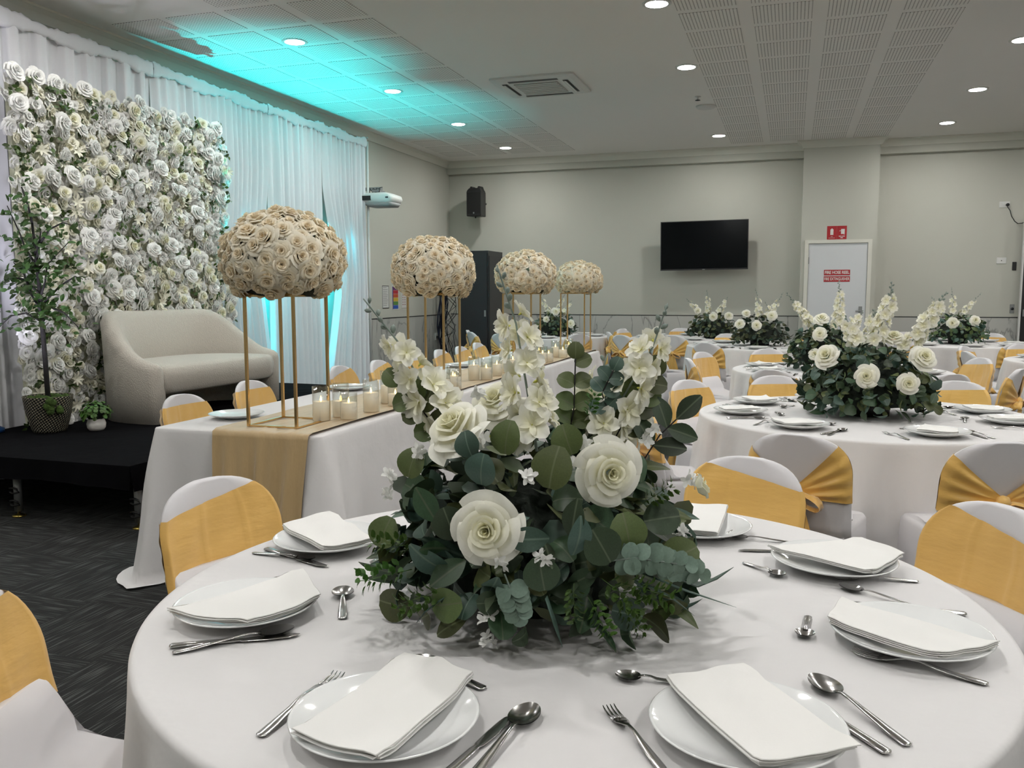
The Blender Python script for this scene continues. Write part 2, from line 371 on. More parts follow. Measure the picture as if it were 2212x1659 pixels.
# downlights
for i, (x, y) in enumerate(DOWN):
    row = {-4.33: 'row above the long table', -1.08: 'row left of the slotted ceiling panels', 1.9: 'row right of the slotted ceiling panels', 4.9: 'row out beyond the right edge'}[x]
    pos = {-1.: 'eighth', 1.: 'seventh', 3.: 'sixth', 5.: 'fifth', 7.: 'fourth', 9.: 'third', 11.: 'second', 13.: 'first'}[y]+' from the back wall'
    t = thing('downlight', f'round ceiling downlight, {pos}, {row}', 'downlight', (x, y, ZC), 0, 'recessed ceiling downlights')
    MB().lathe([(.088, -.001), (.115, -.001), (.115, -.008), (.108, -.012), (.088, -.010)], 28, cap=False).build('trim_ring', WPL, t)
    MB().lathe([(.0005, -.009), (.086, -.009), (.088, -.003), (.0005, -.003)], 28).build('diffuser', LEDM, t)
# air conditioner cassette
t = thing('air_conditioner', 'white four-way cassette air conditioner recessed in the ceiling', 'air conditioner', (-2.67, 9.26, ZC))
m = MB(); a, b = .46, .44
m.loft([rr(-a, a, -b, b, .03, -.001), rr(-a, a, -b, b, .03, -.02), rr(-a+.05, a-.05, -b+.05, b-.05, .03, -.035)]); m.build('fascia', WPL, t, False)
m = MB(); m.box(-.24, .24, -.24, .24, -.044, -.034); m.build('intake_grille', mat('grille_grey', (.42, .41, .38), .6, var=.1), t, False)
for k in range(7): bx('grille_bar', WPL, t, -.235, .235, -.225+k*.073, -.212+k*.073, -.049, -.043)
for sx, sy, w_, h_ in ((0, -.335, .27, .03), (0, .335, .27, .03), (-.335, 0, .03, .27), (.335, 0, .03, .27)):
    v = bx('air_outlet', BLKM, t, sx-w_, sx+w_, sy-h_, sy+h_, -.0375, -.034)
    if w_ > h_: bx('louvre', WPL, v, sx-w_, sx+w_, sy-.006*(-1 if sy < 0 else 1)-.012, sy+.012, -.052, -.047)
    else: bx('louvre', WPL, v, sx-.012, sx+.012, sy-h_, sy+h_, -.052, -.047)
t = tag(MB().lathe([(.0005, -.03), (.10, -.028), (.12, -.012), (.12, -.001), (.0005, -.001)], 28).build('ceiling_speaker', WPL, None, loc=(-1.07, 10.94, ZC)), 'flat round white ceiling speaker near the slotted panels', 'speaker')
t = thing('sprinkler', 'small dark fire sprinkler head in the white ceiling', 'sprinkler', (-1.11, 10.38, ZC))
MB().lathe([(.035, -.001), (.035, -.006), (.012, -.012), (.012, -.04), (.002, -.04)], 14).build('rose_plate', WPL, t); MB().lathe([(.03, -.042), (.03, -.046), (.002, -.05)], 12).build('deflector', BLK, t)

# door in the pillar
dl, dr_, dt = aty(1746, 560, PY)[0], aty(1874, 560, PY)[0], aty(1810, 526, PY)[2]
door = bx('door_1', DOORM, None, dl+.004, dr_-.004, PY-.012, PY+.02, .01, dt, kind='structure'); tag(door, 'pale grey fire cupboard door in the pillar')
fr = MB()
fr.box(dl-.055, dl, PY-.03, PY, 0, dt+.055); fr.box(dr_, dr_+.055, PY-.03, PY, 0, dt+.055); fr.box(dl, dr_, PY-.03, PY, dt+.006, dt+.055)
fr.build('door_frame', TRIM, door, False)
for z in (dt-.30, .25): bx('hinge', GREYM, door, dl-.004, dl+.012, PY-.022, PY-.010, z, z+.1)
p = aty(1858, 672, PY); bx('lock_plate', GREYM, door, p[0]-.025, p[0]+.025, PY-.018, PY-.011, p[2]-.07, p[2]+.07)
MB().tube([(p[0], PY-.018, p[2]), (p[0], PY-.045, p[2]), (p[0]-.07, PY-.045, p[2])], .008).build('door_handle', GREYM, door)
FONT = []
def text(body, size, loc, parent, m, sx=1., name='lettering', bold=.0):
    c = bpy.data.curves.new(name, 'FONT'); c.body = body; c.size = size; c.align_x = 'CENTER'; c.align_y = 'CENTER'; c.extrude = .0006; c.offset = bold
    c.materials.append(m); o = bpy.data.objects.new(name, c); COL.objects.link(o); me_ = bpy.data.meshes.new_from_object(o); bpy.data.objects.remove(o); o = bpy.data.objects.new(name, me_); COL.objects.link(o); o.parent = parent; o.location = loc; o.rotation_euler = (math.pi/2, 0, 0); o.scale = (sx, 1, 1); return o
def signp(name, label, px, py0, py1, x0p, x1p, y, rot=0):
    a, b = aty(x0p, py0, y), aty(x1p, py1, y); cx, cz = (a[0]+b[0])/2, (a[2]+b[2])/2; w, h = abs(b[0]-a[0])/2, abs(a[2]-b[2])/2
    t = thing(name, label, 'sign', (cx, y, cz)); m = MB(); m.box(-w, w, -.003, 0, -h, h); m.build('sign_board', REDS, t, False); return t, w, h
t, w, h = signp('door_sign', 'red door sign reading FIRE HOSE REEL in white capitals', 0, 583, 594.5, 1780, 1836, PY-.012)
text('FIRE HOSE REEL', .062, (0, -.0035, 0), t, WHT, .80, bold=.0018)
t, w, h = signp('door_sign', 'red door sign reading FIRE EXTINGUISHER, the lower of two', 0, 597, 608.5, 1779.5, 1835.5, PY-.012)
text('FIRE EXTINGUISHER', .062, (0, -.0035, 0), t, WHT, .64, bold=.001)
t, w, h = signp('wall_sign', 'red extinguisher sign with white cylinder symbol above the door', 0, 488.5, 517, 1787, 1807, PY)
m = MB(); m.lathe([(.0, .035), (.008, .034), (.012, .026), (.022, .02), (.022, -.06), (.0, -.06)], 12, c=(0, 0, .015))
o = m.build('cylinder_symbol', WHT, t); o.scale = (1, .05, 1); o.location = (0, -.0035, .012)
text('FIRE', .016, (0, -.0035, -h+.040), t, WHT); text('EXTINGUISHER', .014, (0, -.0035, -h+.020), t, WHT, .9)
t, w, h = signp('wall_sign', 'red hose reel sign with reel symbol beside the extinguisher sign', 0, 488, 516.5, 1808.5, 1828.5, PY)
m = MB(); m.box(-.012, .040, -.0045, -.003, -.022, .052); m.build('reel_symbol', WHT, t, False)
m = MB(); m.tube([(-.035, -.004, .02), (-.02, -.004, .03), (-.012, -.004, .02)], .004, 6); m.tube([(.03, -.004, -.02), (.036, -.004, -.035)], .004, 6); m.build('hose_symbol', WHT, t)
text('FIRE HOSE', .018, (0, -.0035, -h+.044), t, WHT, bold=.001); text('REEL', .018, (0, -.0035, -h+.022), t, WHT, bold=.001)
# television
ty = 13.93
a, b = aty(1428, 482, ty), aty(1615, 583, ty); w, h = (b[0]-a[0])/2, .385
t = thing('television', 'black flat wall-mounted television on the back wall', 'television', ((a[0]+b[0])/2, ty, aty(1521, 530, ty)[2]), math.radians(1.2)); t.rotation_euler = (0, math.radians(-.6), math.radians(1.2))
bx('screen', SCREEN, t, -w+.012, w-.012, -.004, 0, -h+.022, h-.012)
m = MB(); m.box(-w, w, 0, .03, -h, h); m.box(-w, w, -.007, 0, h-.011, h); m.box(-w, w, -.007, 0, -h, -h+.021); m.box(-w, -w+.011, -.007, 0, -h, h); m.box(w-.011, w, -.007, 0, -h, h); m.box(-w*.7, w*.7, .03, .07, -h*.8, h*.3); m.build('housing', BLK, t, False)
m = MB(); m.box(-.2, .2, .07, .10, -.15, .15); m.box(-.03, .03, .1, .29, -.03, .03); m.build('wall_bracket', BLKM, t, False)
bx('badge', GREYM, t, -.02, .02, -.009, -.007, -h+.004, -h+.014)
# wall speaker
sp = aty(1031, 437, 13.85)
t = thing('wall_speaker', 'black loudspeaker hung high in the back left corner', 'speaker', tuple(sp), math.radians(-6))
m = MB(); sh = lambda w, z, y0, y1: [(-w, y0, z), (w, y0, z), (w*.7, y1, z), (-w*.7, y1, z)]
m.loft([sh(.125, -.24, -.12, .12), sh(.135, -.23, -.135, .13), sh(.135, .16, -.135, .13), sh(.125, .19, -.13, .12), sh(.10, .225, -.11, .1)]); m.build('cabinet', BLK, t, False)
for s in (-1, 1): m = MB(); m.loft([[(s*.115, -.10, .17), (s*.045, -.10, .21), (s*.045, .06, .21), (s*.115, .06, .17)], [(s*.085, -.09, .255), (s*.06, -.09, .255), (s*.06, .05, .255), (s*.085, .05, .255)]]); m.build('corner_grip', BLK, t, False)
bx('speaker_grille', mat('grille_black', (.006, .006, .006), .8, bump=.5, bscale=200), t, -.12, .12, -.139, -.134, -.2, .15)
MB().tube([(-.01, -.05, -.24), (-.01, -.05, -.27)], .012).build('pole_socket', BLK, t); bx('badge', GREYM, t, -.012, .012, -.142, -.139, -.20, -.175)
MB().tube([(0, .12, 0), (0, .33, 0)], .02).build('wall_bracket', BLKM, t)
# black partition / doorway at right
t = thing('folding_partition', 'black folding partition standing at the right end of the back wall', 'partition', (DRX, D, 0))
for k in range(3): bx('partition_panel', BLK, t, .01+k*.5, .49+k*.5, -.05, -.01, .02, 2.44)
bx('edge_strip', WPL, t, -.012, .008, -.06, 0, 0, 2.44)
q = aty(2209, 676, D-.06); bx('pull_handle', GREYM, t, .03, .07, -.08, -.05, q[2]-.05, q[2]+.05)
# sockets and switches
def plate_(name, label, cat, px, py, w, h, m=WPL, dots=()):
    p = aty(px, py, D+.08); t = thing(name, label, cat, (p[0], D+.08, p[2])); mm = MB(); mm.loft([rr(-w, w, -h, h, .006, 0), rr(-w+.003, w-.003, -h+.003, h-.003, .005, .010)]); o = mm.build('face_plate', m, t, False); o.rotation_euler = (math.pi/2, 0, 0)
    for dx, dz, r, mt in dots: MB().lathe([(r, -.0), (r, .014), (.001, .014)], 12).build('button', mt, t).matrix_local = Matrix.Translation((dx, -.008, dz)) @ Matrix.Rotation(math.pi/2, 4, 'X')
    return t
t = plate_('power_point', 'white power point with black plug high on the back wall', 'power socket', 2170, 442, .07, .045, dots=[(-.035, .015, .006, WPL)])
MB().lathe([(.022, 0), (.022, .035), (.01, .04), (.001, .04)], 14).build('plug', BLK, t).matrix_local = Matrix.Translation((.035, -.01, -.005)) @ Matrix.Rotation(math.pi/2, 4, 'X')
p0 = Vector(aty(2174, 444, D+.03)); pts = [tuple(aty(x, y, D+.045)) for x, y in ((2176, 446), (2182, 455), (2185, 467), (2192, 478), (2199, 483), (2208, 482), (2216, 478))]
m = MB(); m.tube(pts, .006, 6); tag(m.build('power_cable', BLK), 'thin black cable hanging from the high power point', 'cable')
plate_('blank_plate', 'white blank wall plate with a small dark hole', 'wall plate', 2163, 563, .065, .045, dots=[(0, 0, .006, BLK)])
plate_('thermostat', 'small black wall controller near the partition', 'controller', 2191, 575, .028, .062, BLK)
plate_('light_switch', 'grey double switch just above the marble wainscot', 'switch', 2186, 667, .03, .065, GREYM, [(0, 0, .02, BLK)])
# rack cabinet
c0, c1 = aty(987, 560, 12.75), aty(1053, 541, 12.75); zt = c1[2]
t = thing('rack_cabinet', 'tall black metal equipment cabinet in the back left corner', 'cabinet', ((c0[0]+c1[0])/2, 13.1, 0)); w = (c1[0]-c0[0])/2
bx('cabinet_body', BLKM, t, -w, w, -.32, .38, .03, zt); bx('front_door', BLKM, t, -w+.015, w-.015, -.345, -.322, .08, zt-.04)
bx('side_panel', mat('side_panel_grey', (.035, .036, .038), .5, var=.1), t, w, w+.012, -.28, .34, .10, zt-.08); bx('door_latch', GREYM, t, w-.06, w-.03, -.355, -.344, 1.02, 1.12)
for sx in (-1, 1):
    for sy in (-1, 1): MB().lathe([(.03, 0), (.03, .03), (.01, .03)], 10).build('foot', BLK, t, loc=(sx*(w-.06), sy*.25, 0))
# cable bundle and loose cables on the left wall
cb = Vector(atx(958, 660, XL+.12))
m = MB(); random.seed(3)
for k in range(9):
    ph = random.random()*6; P = [(XL+.10+.04*math.cos(ph+j*.7)+.03*math.sin(j), cb.y+.05*math.sin(ph+j*.9)+.02*k-.08, 1.62-j*.2) for j in range(9)]
    m.tube(P, .012, 5)
tag(m.build('cable_bundle', BLUEC), 'thick bundle of dark blue cables hanging in the left corner', 'cables')
for k in range(7):
    P = [(XL+.15+.3*random.random(), cb.y+.15+.13*j+.06*random.random()-.1*k*.2, 1.5-.16*j*(1+.15*k)+.1*math.sin(j*1.3+k)) for j in range(7)]
    P = [(x, min(y, 13.4), max(z, .02)) for x, y, z in P]
    tag(MB().tube(P, .006, 5).build('loose_cable', BLK), None, 'cable', 'loose black cables beside the cabinet'); bpy.data.objects[-1] if False else None
LC = [o for o in bpy.data.objects if o.name.startswith('loose_cable')]
for o, a_ in zip(LC, ('leftmost', 'second from left', 'third from left', 'middle', 'third from right', 'second from right', 'rightmost')): o['label'] = 'thin loose black cable by the cabinet, '+a_
p = atx(940, 727, XL); t = thing('power_point', 'small white power point low on the marble beside the cables', 'power socket', (XL+.014, p[1], p[2]), 0)
bx('face_plate', WPL, t, 0, .01, -.04, .04, -.06, .06); MB().box(.01, .05, .0, .04, -.03, .01).build('plug', BLK, t, False)
for k in range(2): MB().tube([(.04, .02, -.02), (.07, .10+.1*k, -.1), (.06, .25+.12*k, -.35), (.07, .35+.1*k, -.6)], .006, 5).build('plug_lead', BLK, t)
# posters
def poster(label, x0, x1, y0, y1, kind):
    a, b = atx(x0, y0, XL), atx(x1, y1, XL); w, h = (b[1]-a[1])/2, (a[2]-b[2])/2
    t = thing('poster', label, 'poster', (XL+.001, (a[1]+b[1])/2, (a[2]+b[2])/2))
    bx('sheet', mat('paper', (.62, .62, .60), .8, var=.02), t, 0, .003, -w, w, -h, h)
    if kind == 'text':
        for s in ((-w, -w+.008), (w-.008, w)): bx('border', BLK, t, .003, .004, s[0], s[1], -h, h)
        for s in ((-h, -h+.01), (h-.01, h)): bx('border', BLK, t, .003, .004, -w, w, s[0], s[1])
        m = MB()
        for k in range(11): m.box(.003, .0042, -w*.75, w*(.3+.45*((k*37) % 10)/10), h*.8-k*h*.155, h*.8-k*h*.155+.006)
        m.build('printed_text', mat('ink', (.2, .2, .2), .7, var=.1), t, False)
    elif kind == 'bands':
        for k, c in enumerate(((.10, .02, .12), (.45, .03, .04), (.50, .09, .03), (.60, .42, .05), (.10, .25, .06), (.03, .10, .45))):
            z1 = h*.93-k*h*.31; bx('colour_band', mat('band%d' % k, c, .6, var=.03), t, .003, .0042, -w*.62, w*.85, z1-h*.29, z1)
        bx('side_strip', mat('band_side', (.05, .02, .14), .6, var=.03), t, .003, .0042, -w*.88, -w*.66, -h*.93, h*.93)
    else:
        m = MB()
        for k in range(6):
            for j in range(2): m.box(.003, .0042, -w*.7+j*w*.8, -w*.7+j*w*.8+w*.4, h*.7-k*h*.27, h*.7-k*h*.27+h*.12)
        m.build('printed_icons', mat('icon_ink', (.40, .22, .2), .7, var=.2), t, False)
poster('white text notice with dark border on the left wall', 825, 840, 617, 666, 'text')
poster('bright rainbow banded chart on the left wall', 846, 861, 617, 669, 'bands')
poster('pale notice with small red marks, half hidden by gold post', 867, 878, 628, 665, 'icons')
# projector on arm
pp = atx(818, 432, -5.45)
t = thing('projector', 'white short throw projector on a bracket from the left wall', 'projector', tuple(pp), 0)
m = MB(); m.loft([rr(-.22, .26, -.17, .17, .06, -.06), rr(-.25, .29, -.2, .2, .06, .0), rr(-.25, .27, -.2, .2, .06, .05), rr(-.18, .18, -.14, .14, .05, .085)]); m.build('projector_body', WPL, t)
m = MB(); m.loft([rr(-.1, .25, -.14, .14, .05, -.10), rr(-.2, .27, -.18, .18, .05, -.05)]); m.build('lower_shell', mat('mid_grey_plastic', (.30, .31, .31), .5, var=.05), t)
bx('vent', BLK, t, -.2, -.02, -.204, -.19, -.02, .04); bx('button_panel', BLK, t, .20, .24, -.204, -.19, .0, .02)
m = MB(); m.box(-.34, .05, -.03, .03, .13, .17); m.box(-.05, .05, -.1, .1, .10, .125); m.box(-.34, -.30, -.1, .1, 0, .3)
m.build('mount_arm', GREYM, t, False)
for k in range(4): MB().tube([(-.1+.05*k, -.08, .09), (-.08+.05*k, -.1, .15), (-.05+.05*k, -.08, .10+.02*k)], .006, 5).build('mount_cable', BLK, t)

# ------------------------------------------------------------------ stage
SZ = .40
SX0, SX1, SY0, SY1 = -5.55, -3.64, 3.98, 8.28
t = thing('stage', 'low portable stage deck under a black cloth on grey legs', 'stage', ((SX0+SX1)/2, (SY0+SY1)/2, 0)); ox, oy = (SX0+SX1)/2, (SY0+SY1)/2
bx('deck', BLKM, t, SX0-ox+.02, SX1-ox-.02, SY0-oy+.02, SY1-oy-.02, SZ-.10, SZ-.012)
def stcloth():
    m = MB(); nx, ny = 40, 60
    m.grid(lambda u, v: (lerp(SX0, SX1, u)-ox, lerp(SY0, SY1, v)-oy, SZ-.004+.003*math.sin(u*13+v*9)*math.sin(v*31)), nx, ny)
    def skirt(P, Q, n, drop):
        d = Vector(Q)-Vector(P); nr = Vector((d.y, -d.x)).normalized()
        def fn(u, v):
            q = Vector(P)+d*u; k = v*(.018+.012*math.sin(u*n)+.008*math.sin(u*n*2.7+1))
            return (q.x+nr.x*k-ox, q.y+nr.y*k-oy, SZ-.004-v*(drop+.012*math.sin(u*n*.4)))
        m.grid(fn, 60, 8)
    skirt((SX0, SY0), (SX1, SY0), 17, .135); skirt((SX1, SY0), (SX1, SY1), 31, .15)
    return m
stcloth().build('stage_cloth', BLKC, t)
for x in (-5.4, -4.60, SX1-.03):
    for y in (SY0+.09, (SY0+SY1)/2, SY1-.1):
        l = MB().lathe([(.024, .035), (.024, SZ-.1)], 14).build('leg', GREYM, t, loc=(x-ox, y-oy, 0))
        MB().lathe([(.04, 0), (.04, .008), (.02, .016), (.008, .02), (.008, .036)], 14).build('levelling_foot', BRASS, l)
        for z in (.09, .17): MB().tube([(-.03, -.02, z), (-.03, -.032, z+.014), (.0, -.036, z+.02), (.03, -.032, z+.01), (.03, -.02, z-.01), (0, -.036, z-.016), (-.03, -.03, z-.01)], .006, 6).build('clip', BLK, l)
t = thing('floor_lamp_stand', 'blue based white pole standing at the stage left edge', 'stand', (-5.50, 4.66, SZ))
MB().lathe([(.10, 0), (.10, .025), (.06, .045), (.02, .06)], 20).build('base', BLUEP, t); MB().lathe([(.022, .045), (.022, .32), (.018, .34)], 14).build('pole', WPL, t)
# made-up lamp box hidden behind the sofa, its flap cuts the ceiling glow's edge
t = thing('added_light_box', 'added black lamp box with glow-shaping flap on the stage behind the sofa', 'light helper', (-5.35, 7.75, SZ))
m = MB(); m.box(-.09, .09, -.09, .09, 0, .10); m.build('housing', BLK, t, False); bx('glow_cut_flap', BLK, t, -.0085, -.0057, -.14, .16, .1, .24)

# flower wall
def rosemesh(nu=4, nv=3, core=True, seed=1, layers=None, mats=None):
    R = random.Random(seed); m = MB()
    layers = layers or [(2, .02, .07, .50, 2.4, 0, .6), (3, .05, .17, .52, 1.5, .01, .7), (3, .10, .30, .50, 1.4, .03, .8), (3, .16, .45, .45, 1.25, .05, .9), (4, .22, .63, .33, 1.0, .09, 1.), (5, .26, .82, .15, .82, .13, 1.), (6, .28, 1.0, -.06, .70, .15, 1.1)]
    th = R.random()*6
    for n, R0, R1, z1, al, curl, p in layers:
        th += .7+R.random()*.5
        for k in range(n):
            t0 = th+2*math.pi*k/n+R.uniform(-.12, .12); zz = z1+R.uniform(-.05, .04); r1 = R1*R.uniform(.88, 1.08); ph = R.random()*6
            def fn(u, v, t0=t0, R0=R0, r1=r1, zz=zz, al=al, curl=curl, p=p, ph=ph):
                uu = u*2-1
                wv = .72+.28*math.sin(math.pi*min(1, .25+.5*v))
                r = R0+(r1-R0)*v**p+(curl*max(0, v-.6)*1.2)+.02*math.sin(uu*3+ph)*v+.10*r1*uu*v-.07*r1*abs(uu)**3*v
                z0 = max(-.38, zz-.42); z = z0+(zz-z0)*math.sin(v*math.pi*.5)-.14*abs(uu)**2.6*v-curl*2.0*max(0, v-.72)+.016*math.sin(uu*5+ph*2)*v+.03*(1-abs(uu))*v*v
                a = t0+uu*al*wv
                return (r*math.cos(a), r*math.sin(a), z)
            m.grid(fn, nu, nv)
    return m
ROSE_HI = rosemesh(8, 6, seed=3); ROSE_MID = [rosemesh(5, 4, seed=s) for s in (4, 9, 12)]
LOWL = [(2, .05, .15, .42, 1.8, 0, .8), (3, .12, .36, .50, 1.4, .03, .8), (4, .2, .66, .34, 1.1, .08, 1.), (5, .24, 1.0, .02, .92, .13, 1.)]
ROSE_LOW = [rosemesh(3, 3, seed=s, layers=LOWL) for s in (5, 6)]
BUDL = [(2, .05, .25, .75, 1.8, 0, .6), (3, .15, .45, .75, 1.2, .02, .6), (4, .25, .66, .6, 1., .05, .6)]
ROSE_BUD = rosemesh(4, 4, seed=8, layers=BUDL)
def starmesh(n, w, cup, nu=2, nv=4, seed=1, tip=.9, ruf=.05):
    R = random.Random(seed); m = MB()
    for k in range(n):
        a0 = 2*math.pi*k/n+R.uniform(-.1, .1); L_ = R.uniform(.9, 1.05); c_ = cup*R.uniform(.7, 1.2); ph = R.random()*6
        def fn(u, v, a0=a0, L_=L_, c_=c_, ph=ph):
            uu = u*2-1; hw = w*(math.sin(math.pi*min(.5, v*.62)) if tip > 1 else math.sin(math.pi*(v*.86+.06))**.7)
            r = v*L_; s = uu*hw; z = c_*math.sin(v*1.9)*.8-.35*abs(uu)*0+.12*uu*uu*v+ruf*math.sin(uu*5+ph)*v
            return (r*math.cos(a0)-s*math.sin(a0), r*math.sin(a0)+s*math.cos(a0), z)
        m.grid(fn, nu, nv)
    return m
def blossom(hi=True, seed=1):
    m = MB(); s = starmesh(5, .42, .35, 4 if hi else 2, 5 if hi else 3, seed, .9, .06); m.add(s.v, s.f, ROSEW)
    s = starmesh(4, .26, .6, 3 if hi else 2, 4 if hi else 2, seed+5, .9, .05); s.v = [(x*.6, y*.6, z*.8+.05) for x, y, z in s.v]; m.add(s.v, s.f, ROSEW)
    k = MB(); k.lathe([(.02, -.22), (.07, -.12), (.09, .02), (.02, .10)], 6); m.add(k.v, k.f, YOLK); return m
LILY = starmesh(8, .17, .4, 2, 3, 4, .9, .02)
PUFF = MB(); PUFF.lathe([(.01, -.5), (.4, -.35), (.6, 0), (.45, .4), (.01, .6)], 8)
def leafmesh(shape='round', nu=6, nv=8, fold=.18, bend=.25):
    m = MB()
    def fn(u, v):
        uu = u*2-1
        if shape == 'round': hw = .52*max(0, math.sin(math.pi*(v*.93+.035)))**.55
        elif shape == 'oval': hw = .30*max(0, math.sin(math.pi*(v*.95+.02)))**.8
        else: hw = .15*max(0, math.sin(math.pi*(v*.97+.015)))**.9
        return (uu*hw, v, fold*abs(uu)*hw+bend*(v*(1-v)-.0)*.6-bend*.4*v*v)
    m.grid(fn, nu, nv); return m
LEAF = {k: leafmesh(k) for k in ('round', 'oval', 'lance')}
LEAFL = {k: leafmesh(k, 2, 3) for k in ('round', 'oval', 'lance')}
def me_of(mb, name, m=None):
    q = MB(); q.v, q.f, q.m = mb.v, mb.f, mb.m; q.mats = mb.mats or [m]; return q.mesh(name)

FX, FY0, FY1, FZ0, FZ1 = -5.36, 4.86, 7.30, SZ, 3.02
fw = thing('floral_screen', 'tall white artificial rose wall standing on the stage before the drape', 'flower screen', (FX, (FY0+FY1)/2, FZ0))
fcy = (FY0+FY1)/2
bx('backing_frame', mat('ivory_backing', (.55, .56, .42), .9, var=.3, vscale=14, bump=.8, bscale=30), fw, -.06, -.02, FY0-fcy+.04, FY1-fcy-.06, .02, FZ1-FZ0-.06)
R = random.Random(11); cand = []
yy = FY0; j = 0; step = .068
while FZ0+.03+j*step*.87 < FZ1:
    z = FZ0+.03+j*step*.87; y = FY0+(j % 2)*step/2
    while y < FY1+.01:
        Y, Z = y+R.uniform(-.02, .02), z+R.uniform(-.02, .02)
        corner = max(0, Y-(FY1-.22))**2+max(0, Z-(FZ1-.22))**2
        if corner < .24**2: cand.append((Y, Z, R.random(), R.uniform(.034, .068)))
        y += step
    j += 1
R.shuffle(cand)
big = [c for c in cand if c[3] > .05 and c[2] < .78][:292]; bs = set(id(c) for c in big)
wm = [me_of(ROSE_MID[k], 'rose', ROSEP) for k in (0, 1)]+[me_of(ROSE_MID[2], 'rose', ROSEW)]
for c in big:
    d = Vector((1, R.uniform(-.45, .35), R.uniform(-.4, .5)))
    link('rose', wm[R.randrange(3)], fw, mtx=facing(d, (R.uniform(.02, .10), c[0]-fcy, c[1]-FZ0), c[3]*1.08, R.random()*6))
st = MB(); lf = MB()
for c in cand:
    if id(c) in bs: continue
    d = Vector((1, R.uniform(-.5, .5), R.uniform(-.4, .5))); x = R.uniform(-.01, .045); k = c[2]; P = (x, c[0]-fcy, c[1]-FZ0)
    if k < .76: q = R.choice(ROSE_LOW); st.add(q.v, q.f, ROSEP if R.random() < .7 else IVORY, facing(d, P, min(c[3], .052)*1.05, R.random()*6))
    elif k < .80: st.add(LILY.v, LILY.f, IVORY, facing(d, (x+.02, P[1], P[2]), .06, R.random()*6))
    elif k < .85: st.add(PUFF.v, PUFF.f, IVORY, facing(d, P, .035, 0))
    elif k < .91:
        for q in range(4): st.add(LILY.v, LILY.f, ROSEP, facing(d+Vector((0, R.uniform(-.5, .5), R.uniform(-.5, .5))), (x+.01, P[1]+R.uniform(-.03, .03), P[2]+R.uniform(-.03, .03)), .024, 0))
    else:
        for q in range(7):
            dd = Vector((1.2, R.uniform(-1, 1), R.uniform(-1, 1))); s = LEAFL['oval']
            lf.add(s.v, s.f, LEAFG if R.random() < .5 else LEAFT, facing(dd, (x+.03, P[1]+R.uniform(-.03, .03), P[2]+R.uniform(-.03, .03)), R.uniform(.03, .055), R.random()*6))
for c in R.sample(cand, 130):
    for q in range(3):
        s = LEAFL['oval']; lf.add(s.v, s.f, LEAFT if R.random() < .6 else LEAFG, facing(Vector((1, R.uniform(-1, 1), R.uniform(-1, 1))), (R.uniform(.03, .08), c[0]-fcy+R.uniform(-.03, .03), c[1]-FZ0+R.uniform(-.03, .03)), R.uniform(.03, .05), R.random()*6))
tag(st.build('small_blossoms', None, fw), 'dense small white and ivory blossoms', kind='stuff')
tag(lf.build('green_sprigs', None, fw), 'scattered green leaf sprigs', kind='stuff')

# sofa
def sofa():
    t = thing('loveseat', 'cream boucle curved loveseat on the black stage before the flower wall', 'sofa', (-4.98, 6.13, SZ))
    hw, dp = .84, .34
    # plan path from front of near arm, round the back, to the front of the far arm (X = depth to the front)
    N = 48
    def path(s):                     # s 0..1
        a = math.pi*(s)              # superellipse half turn
        c, sn = math.cos(a), math.sin(a); e = 2/2.8
        y = -hw*math.copysign(abs(c)**e, c); x = .36-(.74)*abs(sn)**e
        return x, y
    def top(s):
        k = min(s, 1-s)*2            # 0 at front of the arm, 1 at the middle of the back
        q = min(1, k/.60); return .47+.385*math.sin(q*math.pi/2)**1.15
    th = .145
    P = [path(i/N) for i in range(N+1)]
    rings = []
    for i, (x, y) in enumerate(P):
        a = Vector(P[min(i+1, N)])-Vector(P[max(i-1, 0)]); nr = Vector((a.y, -a.x)).normalized()   # outward or inward
        if nr.dot(Vector((x-0.36, y))) < 0: nr = -nr
        T = top(i/N); ring = []
        for o, z in ((0, .0), (.0, T*.5), (.005, T-.07), (-.02, T-.02), (-.06, T), (-.10, T-.012), (-th+.0, T-.06), (-th-.01, T*.6), (-th, 0.0)):
            flare = .015*(z/T) if z else 0
            ring.append((x+nr.x*(o+flare), y+nr.y*(o+flare), z))
        rings.append(ring)
    m = MB(); 
    # round off the arm fronts
    def cap(ring, dirx):
        c = Vector(ring[0]); c = sum((Vector(p) for p in ring), Vector())/len(ring); out = []
        for k, (sc, off) in enumerate(((.96, .02), (.75, .045), (.35, .06))):
            out.append([(c.x+(p[0]-c.x)*sc+off, c.y+(p[1]-c.y)*sc, p[2] if p[2] == 0 else c.z+(p[2]-c.z)*(1-(1-sc)*.4)) for p in ring])
        return out
    A = cap(rings[0], 1); B = cap(rings[-1], 1)
    rings = list(reversed(A))+rings+B
    m.loft(rings); m.build('curved_back', BOUC, t)
    # seat
    m = MB(); rg = []
    def seat(inset, z, bow=.0):
        out = []
        for i in range(N+1):
            x, y = P[i]; out.append((x*(1)+.06*(1 if x > .3 else 0), y, z))
        return out
    def sr(sc, z):
        ring = []
        for i in range(N+1):
            x, y = P[i]; v = Vector((x-.0, y)); ring.append(((x+.11)*sc-.11+.06, y*(.875)*sc if abs(y) > .1 else y*sc, z))
        n = 16
        y0, y1 = ring[-1][1], ring[0][1]; x0 = ring[-1][0]
        for k in range(1, n): u = k/n; ring.append((x0+.035*math.sin(math.pi*u)**.7*sc, lerp(y0, y1, u), z))
        return ring
    m.loft([sr(.93, .22), sr(.97, .235), sr(1., .27), sr(1., .36), sr(.985, .41), sr(.94, .435), sr(.80, .447), sr(.4, .452)])
    m.build('seat_cushion', BOUC, t)
    m = MB(); m.tube([(x*1.0-.0, y*.9, .36) for x, y in P[4:-4]], .006, 5)
    m.build('seat_frame', BLK, t)
    return t
sofa()

